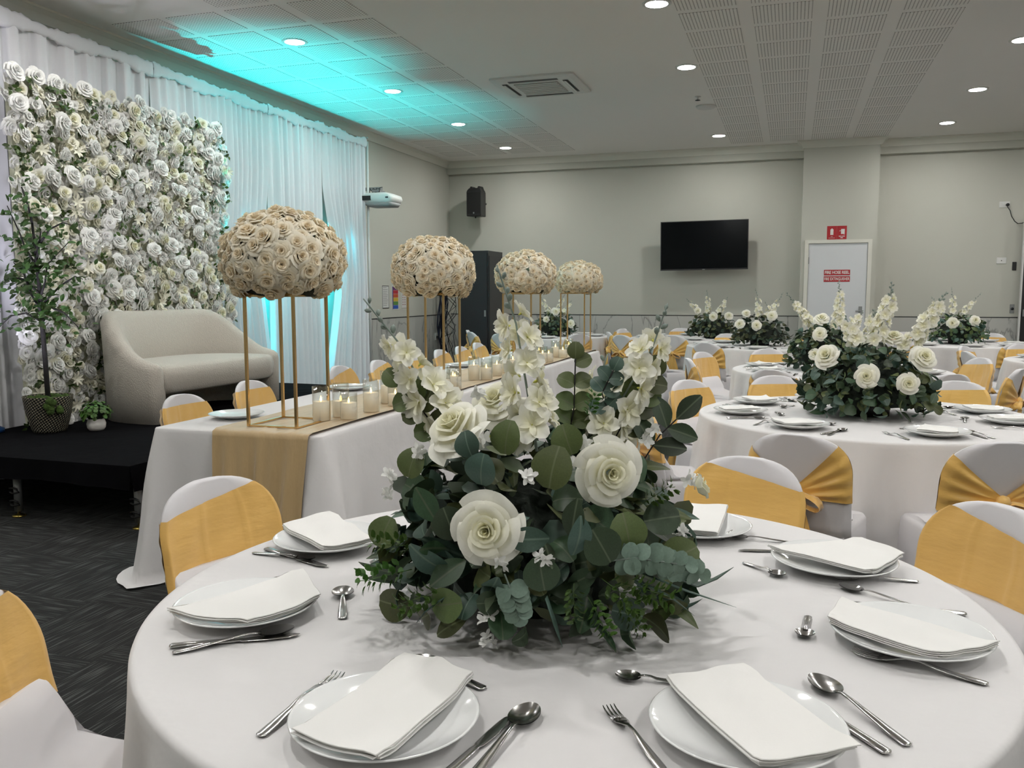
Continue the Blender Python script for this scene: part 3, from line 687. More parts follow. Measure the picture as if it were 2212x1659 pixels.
# potted tree and small plant
tp = at(105, 936, SZ); tp = Vector((tp[0]-.07, tp[1]+.08, SZ))
t = thing('potted_tree', 'slim artificial tree with green leaves in a woven black and straw basket', 'potted tree', tuple(tp))
MB().lathe([(.001, .0), (.105, 0), (.118, .02), (.150, .14), (.165, .25), (.167, .262), (.160, .262), (.15, .2), (.001, .19)], 40).build('basket', BASK, t)
mo = MB(); Rm_ = random.Random(5)
for k in range(60):
    a = Rm_.random()*6.28; r = .13*Rm_.random()**.5; q = MB(); q.lathe([(.01, -.5), (.45, -.3), (.55, .1), (.3, .45), (.01, .55)], 7); mo.add(q.v, q.f, MOSS, Matrix.Translation((r*math.cos(a), r*math.sin(a), .215+Rm_.random()*.02)) @ Matrix.Scale(.05+.02*Rm_.random(), 4))
for k in range(16):
    q = MB(); q.lathe([(.01, -.5), (.45, -.3), (.55, .1), (.3, .45), (.01, .55)], 7); a = -.85+.55*Rm_.random(); mo.add(q.v, q.f, MOSS, Matrix.Translation((.165*math.cos(a), .165*math.sin(a), .25-.09*Rm_.random())) @ Matrix.Scale(.04+.02*Rm_.random(), 4))
tag(mo.build('moss', None, t), None, kind='stuff')
trunk = [(0, 0, .2), (-.01, .005, .5), (-.015, 0, .8), (-.03, .01, 1.05), (-.035, 0, 1.3), (-.05, 0, 1.5)]
MB().tube(trunk, [.018, .017, .016, .014, .011, .008], 8).build('trunk', BARK, t)
br = [[(-.018, 0, .88), (-.08, .0, 1.0), (-.12, 0, 1.14), (-.2, .02, 1.22)], [(-.02, 0, .95), (.04, -.02, 1.08), (.06, -.02, 1.2), (.13, 0, 1.28), (.2, .02, 1.36)], [(-.03, 0, 1.2), (-.1, 0, 1.32), (-.14, .02, 1.42), (-.22, .02, 1.62)], [(-.03, 0, 1.2), (.0, .0, 1.34), (.02, 0, 1.44)],
      [(-.02, 0, .8), (-.1, -.04, .86), (-.2, -.05, .84), (-.27, -.05, .78)], [(-.02, 0, .85), (.08, -.04, .9), (.18, -.05, .86), (.27, -.05, .76)], [(-.04, 0, 1.5), (-.06, 0, 1.62), (-.1, 0, 1.75)], [(-.02, 0, .9), (.1, .06, 1.05), (.22, .05, 1.12), (.3, 0, 1.1)], [(-.03, 0, 1.3), (.08, 0, 1.45), (.18, 0, 1.5), (.24, 0, 1.48)], [(-.02, 0, 1.), (-.14, .04, 1.1), (-.26, .04, 1.12)]]
tw = MB()
vr = Vector((_r[0], _r[1], 0)).normalized(); vf = Vector((-vr.y, vr.x, 0))
def rv(p): return vr*p[0]+vf*p[1]+Vector((0, 0, p[2]))
for b_ in br:
    MB().tube([rv(p) for p in b_], [.009, .007, .005, .003, .003][:len(b_)], 6).build('branch', BARK, t)
lt = me_of(LEAF['oval'], 'leaf', LEAFT); n = 0; Rt = random.Random(21)
while n < 290:
    b_ = Rt.choice(br); i = Rt.randrange(1, len(b_)); p = Vector(b_[i-1]).lerp(Vector(b_[i]), Rt.random())
    off = Vector((Rt.gauss(0, .075), Rt.gauss(0, .06), Rt.gauss(0, .055)-.015)); q = p+off
    d = Vector((off.x, off.y-.3, .6+Rt.uniform(-.6, .4)))
    link('leaf', lt, t, mtx=facing(rv(d), rv(q), Rt.uniform(.045, .068), Rt.random()*6.28)); n += 1
lv = MB()
for k in range(230):
    b_ = Rt.choice(br); i = Rt.randrange(1, len(b_)); p = Vector(b_[i-1]).lerp(Vector(b_[i]), Rt.random())
    q = p+Vector((Rt.gauss(0, .08), Rt.gauss(0, .06), Rt.gauss(0, .06)-.03)); lv.add(LEAFL['oval'].v, LEAFL['oval'].f, LEAFT, facing(rv(Vector((Rt.uniform(-1, 1), Rt.uniform(-1, .2), Rt.uniform(-.3, .8)))), rv(q), Rt.uniform(.04, .06), Rt.random()*6.28))
tag(lv.build('small_leaves', None, t), None, kind='stuff')
pp = at(200, 932, SZ)
t = thing('potted_plant', 'small bushy green plant in a squat white ceramic pot on the stage', 'potted plant', (pp[0]-.02, pp[1]+.06, SZ))
MB().lathe([(.001, 0), (.048, 0), (.062, .02), (.066, .05), (.058, .078), (.050, .088), (.046, .086), (.045, .07), (.001, .065)], 32).build('pot', CERAM, t)
lp = me_of(leafmesh('round', 3, 3), 'leaf', LEAFG)
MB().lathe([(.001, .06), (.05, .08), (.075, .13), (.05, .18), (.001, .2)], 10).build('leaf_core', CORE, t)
for k in range(190):
    a = Rt.random()*6.28; e = math.asin(Rt.uniform(-.25, 1)); r = .105*Rt.uniform(.75, 1.05)
    d = Vector((math.cos(a)*math.cos(e), math.sin(a)*math.cos(e), math.sin(e)*.95)); link('leaf', lp, t, mtx=facing(d+Vector((0, 0, .4)), d*r+Vector((0, 0, .12)), Rt.uniform(.022, .034), Rt.random()*6))

# ------------------------------------------------------------------ drape
CXX = -5.60; CT = 3.475
def drape():
    t = thing('drape', 'long white pleated drape on a pipe along the left wall behind the stage', 'curtain', (CXX, 7.4, 0))
    R = random.Random(4)
    seams = [3.9, 5.02, 6.62, 8.42, 9.62, 10.74]
    for pi in range(5):
        y0, y1 = seams[pi], seams[pi+1]; W = y1-y0; fine = pi >= 2
        # pleat edges
        e = [0.]; 
        while e[-1] < 1: e.append(e[-1]+(R.uniform(.035, .075) if fine else R.uniform(.07, .15))/W)
        dep = [R.uniform(.02, .05 if fine else .06)*(1 if q_ % 2 else -1) for q_ in range(len(e))]; n = int(W/(.009))
        drift = [R.uniform(-.03, .03) for _ in e]
        gapl = pi == 4; gapr = pi == 2
        def X(u, v):
            for i in range(len(e)-1):
                uu = u-drift[i]*(v)*.0
                if e[i] <= uu <= e[i+1]+1e-6:
                    q = (uu-e[i])/(e[i+1]-e[i]); a, b = dep[i], dep[i+1]
                    s = q*q*(3-2*q) if fine else min(1, max(0, (q-.7)*4+.5))
                    return (a+(b-a)*s)*(.55+.45*min(1, v*3))+.006*math.sin(u*90+v*4)
            return 0
        def fn(u, v, y0=y0, W=W):
            z = lerp(CT-.09, .02, v); y = y0+u*W
            gw = (max(0, v-.20)/.32)**1.1 if v < .52 else max(0, 1-((v-.52)/.40)**1.2)
            if gapl: y = y0+gw*.30+u*(W-gw*.30)
            if gapr: y = y0+u*(W-gw*.17)
            return (X(u, v)+.01*math.sin(v*5+u*3), y-7.4, z)
        m = MB(); m.grid(fn, n, 26); m.build('drape_panel', CURT, t)
        def hd(u, v, y0=y0, W=W):
            a = v*2*math.pi; r = .042+.010*math.sin(u*W*9+pi)+.006*math.sin(u*W*37); zz = CT-.055+.008*math.sin(u*W*7)
            return (.02+(.020+.3*(r-.042))*math.cos(a)+.006*math.sin(u*W*60+v*7)*math.sin(u*W*23), y0+u*W-7.4, zz+(r+.004*math.sin(u*W*95))*math.sin(a)*1.35)
        m = MB(); m.grid(lambda u, v: hd(v, u), 10, int(W/.03), wrap=True); m.build('pole_pocket', CURT, t)
    MB().tube([(.02, 3.9-7.4, CT-.05), (.02, 10.78-7.4, CT-.05)], .011, 10).build('pipe', GREYM, t)
    for y in (3.95, 6.62, 10.77):
        MB().tube([(.02 if y > 10 else -.07, y-7.4, 0), (.02 if y > 10 else -.07, y-7.4, CT-.03)], .018, 10).build('upright', WPL if y > 10 else GREYM, t)
        if y > 10: MB().lathe([(.001, 0), (.016, .005), (.02, .02), (.012, .035), (.001, .038)], 12).build('finial', CHROME, t, loc=(.02, y-7.4, CT))
drape()

# ------------------------------------------------------------------ chairs
ZTOP = .835
def hw_(z):
    if z < .67: return .197+.008*(z/.67)
    q = (z-.67)/(ZTOP-.67); return .205*max(0, 1-q**2.5)**.38
def yb(z): return -.165-.20*max(0, z-.42)-.02*(1-min(1, z/.42))*-1*0
def curve(x): return .9*x*x
def backring(z, t=.017):
    w = max(hw_(z), .012); y = yb(z)
    tt = min(t, w)
    out = []
    n = 9
    for k in range(n): x = lerp(-w, w, k/(n-1)); out.append((x, y+tt*(1 if 0 < k < n-1 else .3)+curve(x), z))
    for k in range(n): x = lerp(w, -w, k/(n-1)); out.append((x, y-tt*(1 if 0 < k < n-1 else .3)+curve(x), z))
    return out
def chair_meshes(tilt):
    S = {}
    m = MB(); zs = [.40, .46, .52, .58, .64, .68, .71, .74, .765, .785, .80, .812, .822, .829, .833, .835]
    m.loft([backring(z) for z in zs]); S['back_cover'] = m.mesh('back_cover')
    m = MB(); rings = []
    def hem(x, y):
        cx = abs(x)/.22; cy = abs(y-.01)/.22; k = min(1, max(cx, 0)); j = min(1, max(cy, 0)); e = k*j; return .07*(1-e**2)**1.2
    for z, x, y0, y1, r in ((0, .218, -.215, .225, .03), (.2, .205, -.2, .212, .03), (.38, .2, -.182, .205, .035), (.43, .2, -.178, .2, .035), (.45, .19, -.176, .188, .04), (.457, .16, -.175, .12, .03)):
        if z == 0: rings.append(rr(-x, x, y0, y1, r, lambda a, b: .004+hem(a, b)))
        else: rings.append(rr(-x, x, y0, y1, r, z, yoff=lambda a, z=z: curve(a)*min(1, z/.4)))
    for z, x, y0, y1, r in ((.463, .185, -.185, .0, .03), (.48, .19, -.186, -.08, .03), (.51, .193, -.192, -.12, .025), (.56, .193, -.20, -.155, .018), (.60, .188, -.205, -.185, .008)): rings.append(rr(-x, x, y0, y1, r, z, yoff=curve) if z > .5 else rr(-x, x, y0, y1, r, z, yoff=curve))
    m.loft(rings); S['seat_cover'] = m.mesh('seat_cover')
    # sash
    m = MB()
    def zt(s): return min(.780+tilt*.8*s, .808)
    def zb(s): return .55+tilt*.5*s+.003*math.sin(s*7)
    def clampz(z, s):
        return z
    def front(u, v):
        s = u*2-1
        z = lerp(zb(s), zt(s), v); w = hw_(z)
        # keep inside the arch
        while hw_(z) < .06 and z > .6: z -= .004
        w = hw_(z)+.004; x = s*w
        return (x, yb(z)+.0225+curve(x)+.002*math.sin(v*9+s*3)+.0035*math.exp(-((s-.28)/.035)**2)+.003*math.exp(-((s+.42)/.03)**2)+.002*math.sin(s*11+v*3)-(.022 if abs(s) > .985 else 0), z)
    m.grid(front, 44, 12)
    zk = .60
    for sd in (-1, 1):
        def back(u, v, sd=sd):
            z0 = lerp(zb(sd), zt(sd), v); z0 = min(z0, .805); z = lerp(z0, zk+(v-.5)*.045, u**.9)
            w = hw_(z0)+.004; x = sd*w*(1-u)
            rip = .007*math.sin(v*22+sd)*math.sin(math.pi*min(1, u*1.1+.1))
            yy = yb(z)-.0215+curve(x)
            if u < .02: yy = yb(z0)+.002+curve(x)
            return (x, yy-.006-.014*u+rip, z+.004*math.sin(v*17)*u)
        m.grid(back, 12, 24)
    S['sash'] = m.mesh('sash')
    m = MB(); ky = yb(zk)-.045
    q = MB(); q.lathe([(.001, -.03), (.02, -.025), (.03, 0), (.022, .022), (.001, .03)], 12); m.add(q.v, q.f, None, Matrix.Translation((0, ky, zk)))
    for sd in (-1, 1):
        def loop(u, v, sd=sd):       # drooping bow loop
            a = u*2*math.pi; L_ = .105; x = sd*(.01+L_*.5*(1-math.cos(a))); z = zk-.35*abs(x)+.030*math.sin(a)*(.4+abs(x)*6)
            return (x+.0*v, ky-.015+(v-.5)*(.02+.45*abs(x))+.004*math.sin(a*3), z-.02*abs(v-.5)+.006*math.sin(v*12+a*2))
        m.grid(loop, 14, 6)
        def tail(u, v, sd=sd):
            z = zk-.01-v*.34; w = .018+.055*v
            return (sd*(.012+.05*v)+(u-.5)*2*w, ky-.008-.02*v+.010*math.sin(u*13+v*5)*min(1, v*2), z+.02*(u-.5)*sd*v)
        m.grid(tail, 10, 10)
    S['bow'] = m.mesh('bow')
    for k in ('back_cover', 'seat_cover'): S[k].materials.clear(); S[k].materials.append(SPAN)
    for k in ('sash', 'bow'): S[k].materials.clear(); S[k].materials.append(SATIN)
    return S
CM = {k: chair_meshes(k*.01) for k in (-4, -2, 0, 2, 4)}
CHAIRG = 'white covered chairs with gold sashes'
def chair(x, y, rz, tilt, label, group=CHAIRG):
    t = thing('covered_chair', label, 'chair', (x, y, 0), rz, group); S = CM[tilt]
    for k in ('seat_cover', 'back_cover'): link(k, S[k], t)
    s = link('sash', S['sash'], t); link('bow', S['bow'], s); return t
BACKY = yb(ZTOP)                       # the top of the back lies this far behind the chair's origin
def chair_top(px, py, cx, cy, tilt, label, rmin=1.26, rmax=1.45, yaw=None):
    p = at(px, py, ZTOP); d = Vector((p[0]-cx, p[1]-cy)); r = min(max(d.length, rmin), rmax); d.normalize()
    o = d*(r+BACKY)+Vector((cx, cy)); rz = math.atan2(-d.y, -d.x)-math.pi/2
    chair(o.x, o.y, rz+(yaw or 0), tilt, label)
def chair_ang(cx, cy, ang, r, tilt, label):
    d = Vector((math.cos(math.radians(ang)), math.sin(math.radians(ang)))); o = d*(r+BACKY)+Vector((cx, cy))
    chair(o.x, o.y, math.atan2(-d.y, -d.x)-math.pi/2, tilt, label)
TB = {'T1': (-.45, 1.76), 'T2': (.40, 4.88), 'T3': (.40, 7.66), 'T4': (-.36, 10.9), 'T5': (-1.36, 12.55), 'T6': (2.0, 12.0), 'T7': (2.85, 9.3), 'T8': (-3.42, 12.45)}
TN = {'T1': 'nearest round table', 'T2': 'second round table', 'T3': 'third round table', 'T4': 'fourth round table', 'T5': 'far left round table',
      'T6': 'far right round table', 'T7': 'right edge round table', 'T8': 'round table by the cabinet'}
c = TB['T1']
chair_top(450, 1033, *c, -4, 'covered chair with slanting gold sash at left of nearest table, runner behind it')
chair_top(1620, 987, *c, 4, 'covered chair facing us behind the nearest table, creased white top, gold sash')
chair_top(2170, 1092, *c, 4, 'covered chair with wide plain gold sash at right of nearest table')
chair(-1.27, 1.21, math.radians(-72), -2, 'covered chair cut by the bottom left corner, white seat showing')
chair_ang(*c, 108, 1.3, 0, 'covered chair mostly hidden behind the big nearest flower arrangement')
c = TB['T2']
chair_top(1393, 868, *c, 0, 'covered chair seen edge-on between nearest flowers and second table')
chair_top(1525, 825, *c, 0, 'covered chair at left of second table with ruffled gold bow behind')
chair_top(1718, 938, *c, 2, 'chair back with grey shaded cover before the second table, left one', rmin=1.33)
chair_top(2165, 952, *c, 0, 'chair back with knotted gold bow before the second table, right one', rmin=1.33)
chair_top(2075, 823, *c, -2, 'covered chair facing us just right of the second table flowers', rmin=1.2)
chair_ang(*c, 113, 1.28, 0, 'covered chair glimpsed behind left side of second table flowers')
c = TB['T3']
chair_top(1490, 773, *c, 0, 'chair at left of third table, grey inside back and gold knot', yaw=.15)
chair_top(1512, 760, *c, 0, 'chair at third table with bright yellow gold sash facing right', rmin=1.3)
chair_top(1655, 753, *c, 0, 'chair facing us behind the third table, plates before it')
chair_top(1675, 797, *c, 0, 'chair back with gold V sash before the third table')
chair_top(2058, 808, *c, 0, 'chair back arch just behind the right chair of the second table')
chair_top(2125, 773, *c, -2, 'chair with creased gold sash facing left at right of third table')
chair_top(2205, 797, *c, 0, 'chair back with gold knot at the right picture edge, near third table')
c = TB['T4']
chair_top(1530, 740, *c, 0, 'chair back with gold V sash before the fourth table')
chair_ang(*c, -152, 1.38, 2, 'side-on chair with orange gold sash left of the fourth table')
chair_ang(*c, 112, 1.26, 0, 'chair facing us left of the fourth table flowers')
chair_ang(*c, 62, 1.26, 0, 'chair facing us right of the fourth table flowers')
chair_ang(*c, -50, 1.30, 0, 'chair back partly hidden behind the third table flowers')
c = TB['T5']
chair_ang(*c, -122, 1.5, 0, 'chair back with gold knot and hanging bow beyond the long table end')
chair_ang(*c, -95, 1.28, 0, 'wide chair back before the far left table')
chair_ang(*c, -158, 1.22, 2, 'side-on chair with gold strip at left of far left table')
chair_ang(*c, 158, 1.2, 0, 'small distant chair by the marble at left of far left table')
chair_ang(*c, 104, 1.2, 0, 'small distant chair facing us behind the far left table')
c = TB['T6']
chair_ang(*c, -72, 1.34, 0, 'chair back with brown gold sash before the far right table')
chair_ang(*c, 62, 1.3, 0, 'small distant chair facing us right of the far right flowers')
chair_ang(*c, 112, 1.3, 0, 'small distant chair facing us left of the far right flowers')
chair_ang(*c, -128, 1.3, 0, 'chair back mostly hidden between third and far right flowers')
c = TB['T7']
chair_ang(*c, 150, 1.32, 2, 'narrow white and gold chair turned right with bow at its left')
chair_ang(*c, -168, 1.3, 0, 'grey chair back arch above the chair with creased sash')
chair_ang(*c, 112, 1.3, 0, 'chair facing us behind the table cut by the right edge')
c = TB['T8']
chair_ang(*c, -165, 1.28, 2, 'large distant gold chair in front of the black cabinet')
chair_ang(*c, -138, 1.32, 0, 'pale blue-grey chair back beside the cabinet, turned away')
chair_ang(*c, -108, 1.30, 0, 'pale blue-grey chair back right of the black cabinet')
chair_ang(*c, -58, 1.3, 0, 'chair back seen between the gold posts by the last candles')
chair_ang(*c, 42, 1.25, 0, 'yellow sashed chair facing us at right of the table by the cabinet')
LX0, LX1, LY0, LY1, LZ = -2.96, -2.03, 3.40, 9.42, .745
k = 0
for px, py, tl, lb in ((385, 852, 0, 'first chair along the stage side of the long table'), (533, 822, 0, 'second chair along the stage side, behind the first gold stand'), (728, 790, -4, 'third chair along the stage side, beside the first candles'), (812, 778, -4, 'fourth chair along the stage side, plain white crown'),
                   (880, 767, 0, 'fifth chair along the stage side, behind the white flower spike'), (946, 755, -2, 'sixth chair along the stage side of the long table'), (991, 748, -2, 'seventh chair along the stage side of the long table'), (1028, 740, -2, 'last chair along the stage side of the long table')):
    p = at(px, py, ZTOP); chair(max(-3.42, min(p[0], -3.20))+.0-BACKY-.0, p[1], -math.pi/2+(-.0), tl, 'covered gold sashed '+lb, 'chairs along the long table')

# ------------------------------------------------------------------ round tables
TZ, TR = .745, .875
def round_cloth(seed, n=240):
    R = random.Random(seed); m = MB(); ph = [R.random()*6 for _ in range(5)]
    prof = [(0., 0), (.4, 0), (.8, 0), (TR-.03, 0), (TR-.012, 0), (TR-.003, -.003), (TR, -.010), (TR+.002, -.03)]
    rid = [(R.random()*6.283, R.uniform(-.12, .12), R.uniform(.012, .030), R.uniform(.03, .07)) for _ in range(26)]
    rings = []
    for r, z in prof: rings.append([(max(r, .001)*math.cos(2*math.pi*k/n), max(r, .001)*math.sin(2*math.pi*k/n), TZ+z) for k in range(n)])
    for j in range(1, 15):
        v = j/14; z = TZ-.03-v*(TZ-.045); ring = []
        for k in range(n):
            a = 2*math.pi*k/n; q = (.050*abs(math.sin(4.5*a+ph[0]+.8*math.sin(a*2)))**.8*1.3-.03+.034*math.sin(14*a+ph[1]+2.2*math.sin(3*a))+.020*math.sin(29*a+ph[2]+v*2))*v**.6
            for a0, sl, am, wd in rid:
                da = (a-a0-sl*v+math.pi) % (2*math.pi)-math.pi
                if abs(da) < .25: q += am*v**.5*math.exp(-(da/(wd*(.4+.6*v)))**2)
            r = TR+.002+.03*v+q*.9; ring.append((r*math.cos(a), r*math.sin(a), z+.006*math.sin(5*a+ph[3])*v))
        rings.append(ring)
    m.loft(rings, cap=False); return m.mesh('tablecloth')
def table_under(t):
    MB().lathe([(.001, TZ-.028), (TR-.02, TZ-.028), (TR-.02, TZ-.006), (.001, TZ-.006)], 40).build('tabletop', mat('plywood', (.35, .25, .15), .6, var=.1), t)
    for a in (0.3, 1.87, 3.44, 5.01): MB().tube([(.5*math.cos(a), .5*math.sin(a), TZ-.03), (.58*math.cos(a), .58*math.sin(a), 0)], .014, 8).build('leg', GREYM, t)
cms = [round_cloth(s) for s in (1, 2, 3)]
for cm in cms: cm.materials.clear(); cm.materials.append(CLOTH)
for i, (k, (x, y)) in enumerate(TB.items()):
    t = thing('round_table', 'round banquet table hidden beneath its cloth: '+TN[k], 'table', (x, y, 0), 0, 'round banquet tables'); table_under(t)
    o = link('tablecloth', cms[i % 3], None, (x, y, 0), i*.7); tag(o, 'white floor-length cloth on the '+TN[k], 'tablecloth', 'round white tablecloths')
# ------------------------------------------------------------------ long table
t = thing('long_table', 'long banquet table hidden under white cloth beside the stage', 'table', ((LX0+LX1)/2, (LY0+LY1)/2, 0)); lx, ly = (LX0+LX1)/2, (LY0+LY1)/2
for k in range(3):
    a = LY0+k*(LY1-LY0)/3; bx('tabletop', mat('plywood', (.35, .25, .15), .6), t, LX0-lx+.02, LX1-lx-.02, a-ly+.02, a-ly+(LY1-LY0)/3, LZ-.03, LZ-.006)
    for sx in (LX0+.2, LX1-.2):
        for yy_ in (a+.15, a+1.7): MB().tube([(sx-lx, yy_-ly, 0), (sx-lx, yy_-ly, LZ-.03)], .014, 8).build('leg', GREYM, t)
def longcloth():
    m = MB(); R = random.Random(9)
    # perimeter with rounded corners
    per = []; r = .03
    def seg(p, q, n):
        for k in range(n): per.append((lerp(p[0], q[0], k/n), lerp(p[1], q[1], k/n)))
    cs = [(LX0, LY0), (LX1, LY0), (LX1, LY1), (LX0, LY1)]
    ns = [46, 260, 46, 260]
    for i in range(4):
        p, q = Vector(cs[i]), Vector(cs[(i+1) % 4]); d = (q-p).normalized()*r; seg(p+d, q-d, ns[i]); 
        d2 = (Vector(cs[(i+2) % 4])-q).normalized()*r; c = q-d+d2
        a0 = math.atan2((q-d-c).y, (q-d-c).x)
        for k in range(6): a = a0+math.pi/2*k/6; per.append((c.x+r*math.cos(a), c.y+r*math.sin(a)))
    n = len(per); cen = Vector((lx, ly)); rings = []
    def corner_w(x, y):
        best = 9
        for q in cs: best = min(best, (Vector((x, y))-Vector(q)).length)
        return best
    nrm = []
    for i in range(n):
        a = Vector(per[(i+1) % n])-Vector(per[i-1]); nrm.append(Vector((a.y, -a.x)).normalized())
    ph = [R.random()*6 for _ in range(6)]
    rid = [(R.random()*n, R.uniform(-14, 14), R.uniform(.006, .018), R.uniform(2.5, 5)) for _ in range(46)]
    for ins, z in ((-.02, 0), (-.004, -.001), (0, -.006), (.003, -.02)): rings.append([(p[0]+nrm[i].x*ins, p[1]+nrm[i].y*ins, LZ+z) for i, p in enumerate(per)])
    for j in range(1, 15):
        v = j/14; ring = []
        for i, p in enumerate(per):
            s = i/n*14; cw = corner_w(*p); k = math.exp(-(cw/.17)**2); kk = math.exp(-(cw/.30)**2)
            f = (.014*math.sin(s*4.2+ph[0])+.009*math.sin(s*9.7+ph[1])+.006*math.sin(s*23+ph[2]))*v
            corner = k*(.085*v**1.1+.02*math.sin(cw*34)*v)+kk*.028*math.sin(cw*26+1)*v
            for i0, sl, am, wd in rid:
                di = i-i0-sl*v
                if abs(di) < 16: f += am*math.sin(math.pi*min(1, v*1.3))*math.exp(-(di/wd)**2)
            o = .004+.03*v+f+corner; x = p[0]+nrm[i].x*o; y = p[1]+nrm[i].y*o
            ring.append((x, y, max(.008, LZ-.02-v*(LZ-.028+.0*k))+.0))
        rings.append(ring)
    # pooled hem at the corners
    ring = []
    for i, p in enumerate(rings[-1]):
        cw = corner_w(*per[i]); k = math.exp(-(cw/.16)**2); ring.append((p[0]+nrm[i].x*.07*k, p[1]+nrm[i].y*.07*k, .006+.012*k*abs(math.sin(cw*30))))
    rings.append(ring)
    m.loft(rings, cap=False); m.f.append(tuple(reversed(range(n)))); m.m.append(0)
    return m
o = longcloth().build('tablecloth', CLOTH); tag(o, 'white floor-length cloth over the long rectangular table', 'tablecloth')
RX0, RX1 = -2.60, -2.075
def runner():
    m = MB()
    def fn(u, v):
        Lh = .62; Lt = LY1-LY0; s = v*(Lt+2*Lh); wob = .012*math.sin(s*3.1)+.008*math.sin(s*7.3)
        x = lerp(RX0, RX1, u)+wob*(1 if u < .5 else -.6)
        rip = .004*math.sin(u*23+math.sin(s*2)*2)+.003*math.sin(u*41+s)
        if s < Lh:
            q = (Lh-s)/Lh; return (x+(u-.5)*(-.03)*q, LY0-.018-.095*q+.022*math.sin(u*19+1)*q-.014*math.sin(u*37+2)*q**.6, LZ+.008-.0-(Lh-s))
        if s > Lh+Lt: q = (s-Lh-Lt)/Lh; return (x, LY1+.018+.09*q+.012*math.sin(u*19)*q, LZ+.008-(s-Lh-Lt))
        e = min(s-Lh, Lh+Lt-s); return (x, LY0+s-Lh-.012*(1-min(1, e/.03)), LZ+.008+abs(rip)+.003*(1 if u > .97 or u < .03 else 0)-.0)
    m.grid(fn, 30, 330); return m
tag(runner().build('table_runner', RUN), 'sheer tan runner along the long table, hanging over its near end', 'table runner')

# ------------------------------------------------------------------ gold stands and rose balls
CROSE = [me_of(q, 'rose', ROSEC) for q in ROSE_MID]
ordn = ['first and largest', 'second', 'third', 'fourth and farthest']
stands = [(-2.355, 3.665, 1.39), (-2.40, 5.60, 1.39), (-2.36, 7.55, 1.39), (-2.28, 9.30, 1.39)]
balls = [(611, 557, .305, .232), (936, 580, .305, .232), (1135, 590, .288, .215), (1250, 600, .275, .195)]
for i, (x, y, zt_) in enumerate(stands):
    hwd = .133; hd_ = .15; t = thing('flower_stand', f'tall square gold metal frame stand, {ordn[i]} along the long table', 'flower stand', (x, y, LZ+.012), 0, 'gold flower stands'); zh = zt_-LZ-.012
    for sx in (-1, 1):
        for sy in (-1, 1): bx('post', GOLD, t, sx*hwd-.0065, sx*hwd+.0065, sy*hd_-.0065, sy*hd_+.0065, 0, zh)
    for z in (0, zh-.008):
        for s in (-1, 1):
            bx('crossbar', GOLD, t, -hwd, hwd, s*hd_-.005, s*hd_+.005, z, z+.008); bx('crossbar', GOLD, t, s*hwd-.005, s*hwd+.005, -hd_, hd_, z, z+.008)
    px, py, a, c_ = balls[i]; c_ *= 1.06; P = aty(px, py+3, y)
    R = random.Random(30+i); bt = thing('rose_ball', f'domed ball of cream roses on the {ordn[i]} gold stand', 'flower ball', (P[0], y, P[2]), 0, 'cream rose balls')
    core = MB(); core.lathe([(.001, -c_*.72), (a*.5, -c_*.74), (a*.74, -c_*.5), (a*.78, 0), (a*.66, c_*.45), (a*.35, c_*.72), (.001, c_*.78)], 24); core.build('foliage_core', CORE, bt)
    bx('top_plate', GOLD, bt, -.14, .14, -.15, .15, zt_-P[2], zt_-P[2]+.01)
    N = 135; rs = .054*(a/.31)**.5
    for k in range(N):
        s = 1-(k+.5)/N*1.80; ph = k*2.39996+R.uniform(-.12, .12); e = math.asin(max(-1, min(1, s))); ce = math.cos(e)
        aa, cc = a-rs*.55, c_-rs*.45
        if s < -.3: cc *= .93
        d = Vector((math.cos(ph)*ce, math.sin(ph)*ce, s)); hz = aa if s > 0 else aa*(1-s*s)**-.22; pos = Vector((d.x*hz, d.y*hz, d.z*cc)); nrm = Vector((d.x/aa, d.y/aa, d.z/cc)).normalized()
        link('rose', CROSE[R.randrange(3)], bt, mtx=facing(nrm+Vector((R.uniform(-.2, .2),)*3), pos*R.uniform(.95, 1.03), rs*R.uniform(.85, 1.18), R.random()*6))
    lm = me_of(LEAFL['oval'], 'leaf', LEAFD)
    for k in range(26):
        ph = R.random()*6.28; s = R.uniform(-.8, .8); ce = math.sqrt(1-s*s); d = Vector((math.cos(ph)*ce, math.sin(ph)*ce, s))
        link('leaf', lm, bt, mtx=facing(d, Vector((d.x*a*.88, d.y*a*.88, d.z*c_*.88)), .055, R.random()*6))
# candles
def candle(x, y, h, wax_h, label, r=.0435):
    t = thing('glass_candle', label, 'candle', (x, y, LZ+.0135), 0, 'glass pillar candles on the runner')
    MB().lathe([(r-.002, .002), (r, .0), (r, h), (r-.0025, h), (r-.0025, .003)], 28, cap=False).build('glass_jar', GLASS, t)
    MB().lathe([(.001, .004), (r-.003, .004), (r-.003, wax_h), (r*.6, wax_h-.003), (.001, wax_h-.004)], 24).build('wax', WAX, t)
    MB().lathe([(.001, 0), (.005, .006), (.0055, .012), (.003, .022), (.0005, .030)], 10).build('flame', FLAME, t, loc=(0, 0, wax_h-.003))
cl = [(684, 912, .175, .10), (727, 903, .175, .085), (744, 908, .135, .085), (793, 892, .175, .105), (830, 873, .19, .105), (866, 866, .135, .09), (846, 879, .12, .07),
      (972, 842, .15, .09), (986, 850, .13, .08), (1015, 843, .13, .08), (1018, 822, .17, .11), (1045, 822, .16, .09), (1059, 822, .13, .07), (1068, 813, .15, .09),
      (1085, 806, .15, .09), (1103, 801, .14, .09), (1120, 797, .15, .1),
      (1168, 785, .15, .09), (1190, 783, .13, .08), (1196, 772, .16, .1), (1160, 778, .15, .09), (1219, 774, .13, .08), (1225, 766, .16, .1), (1233, 767, .14, .09), (1247, 766, .13, .085)]
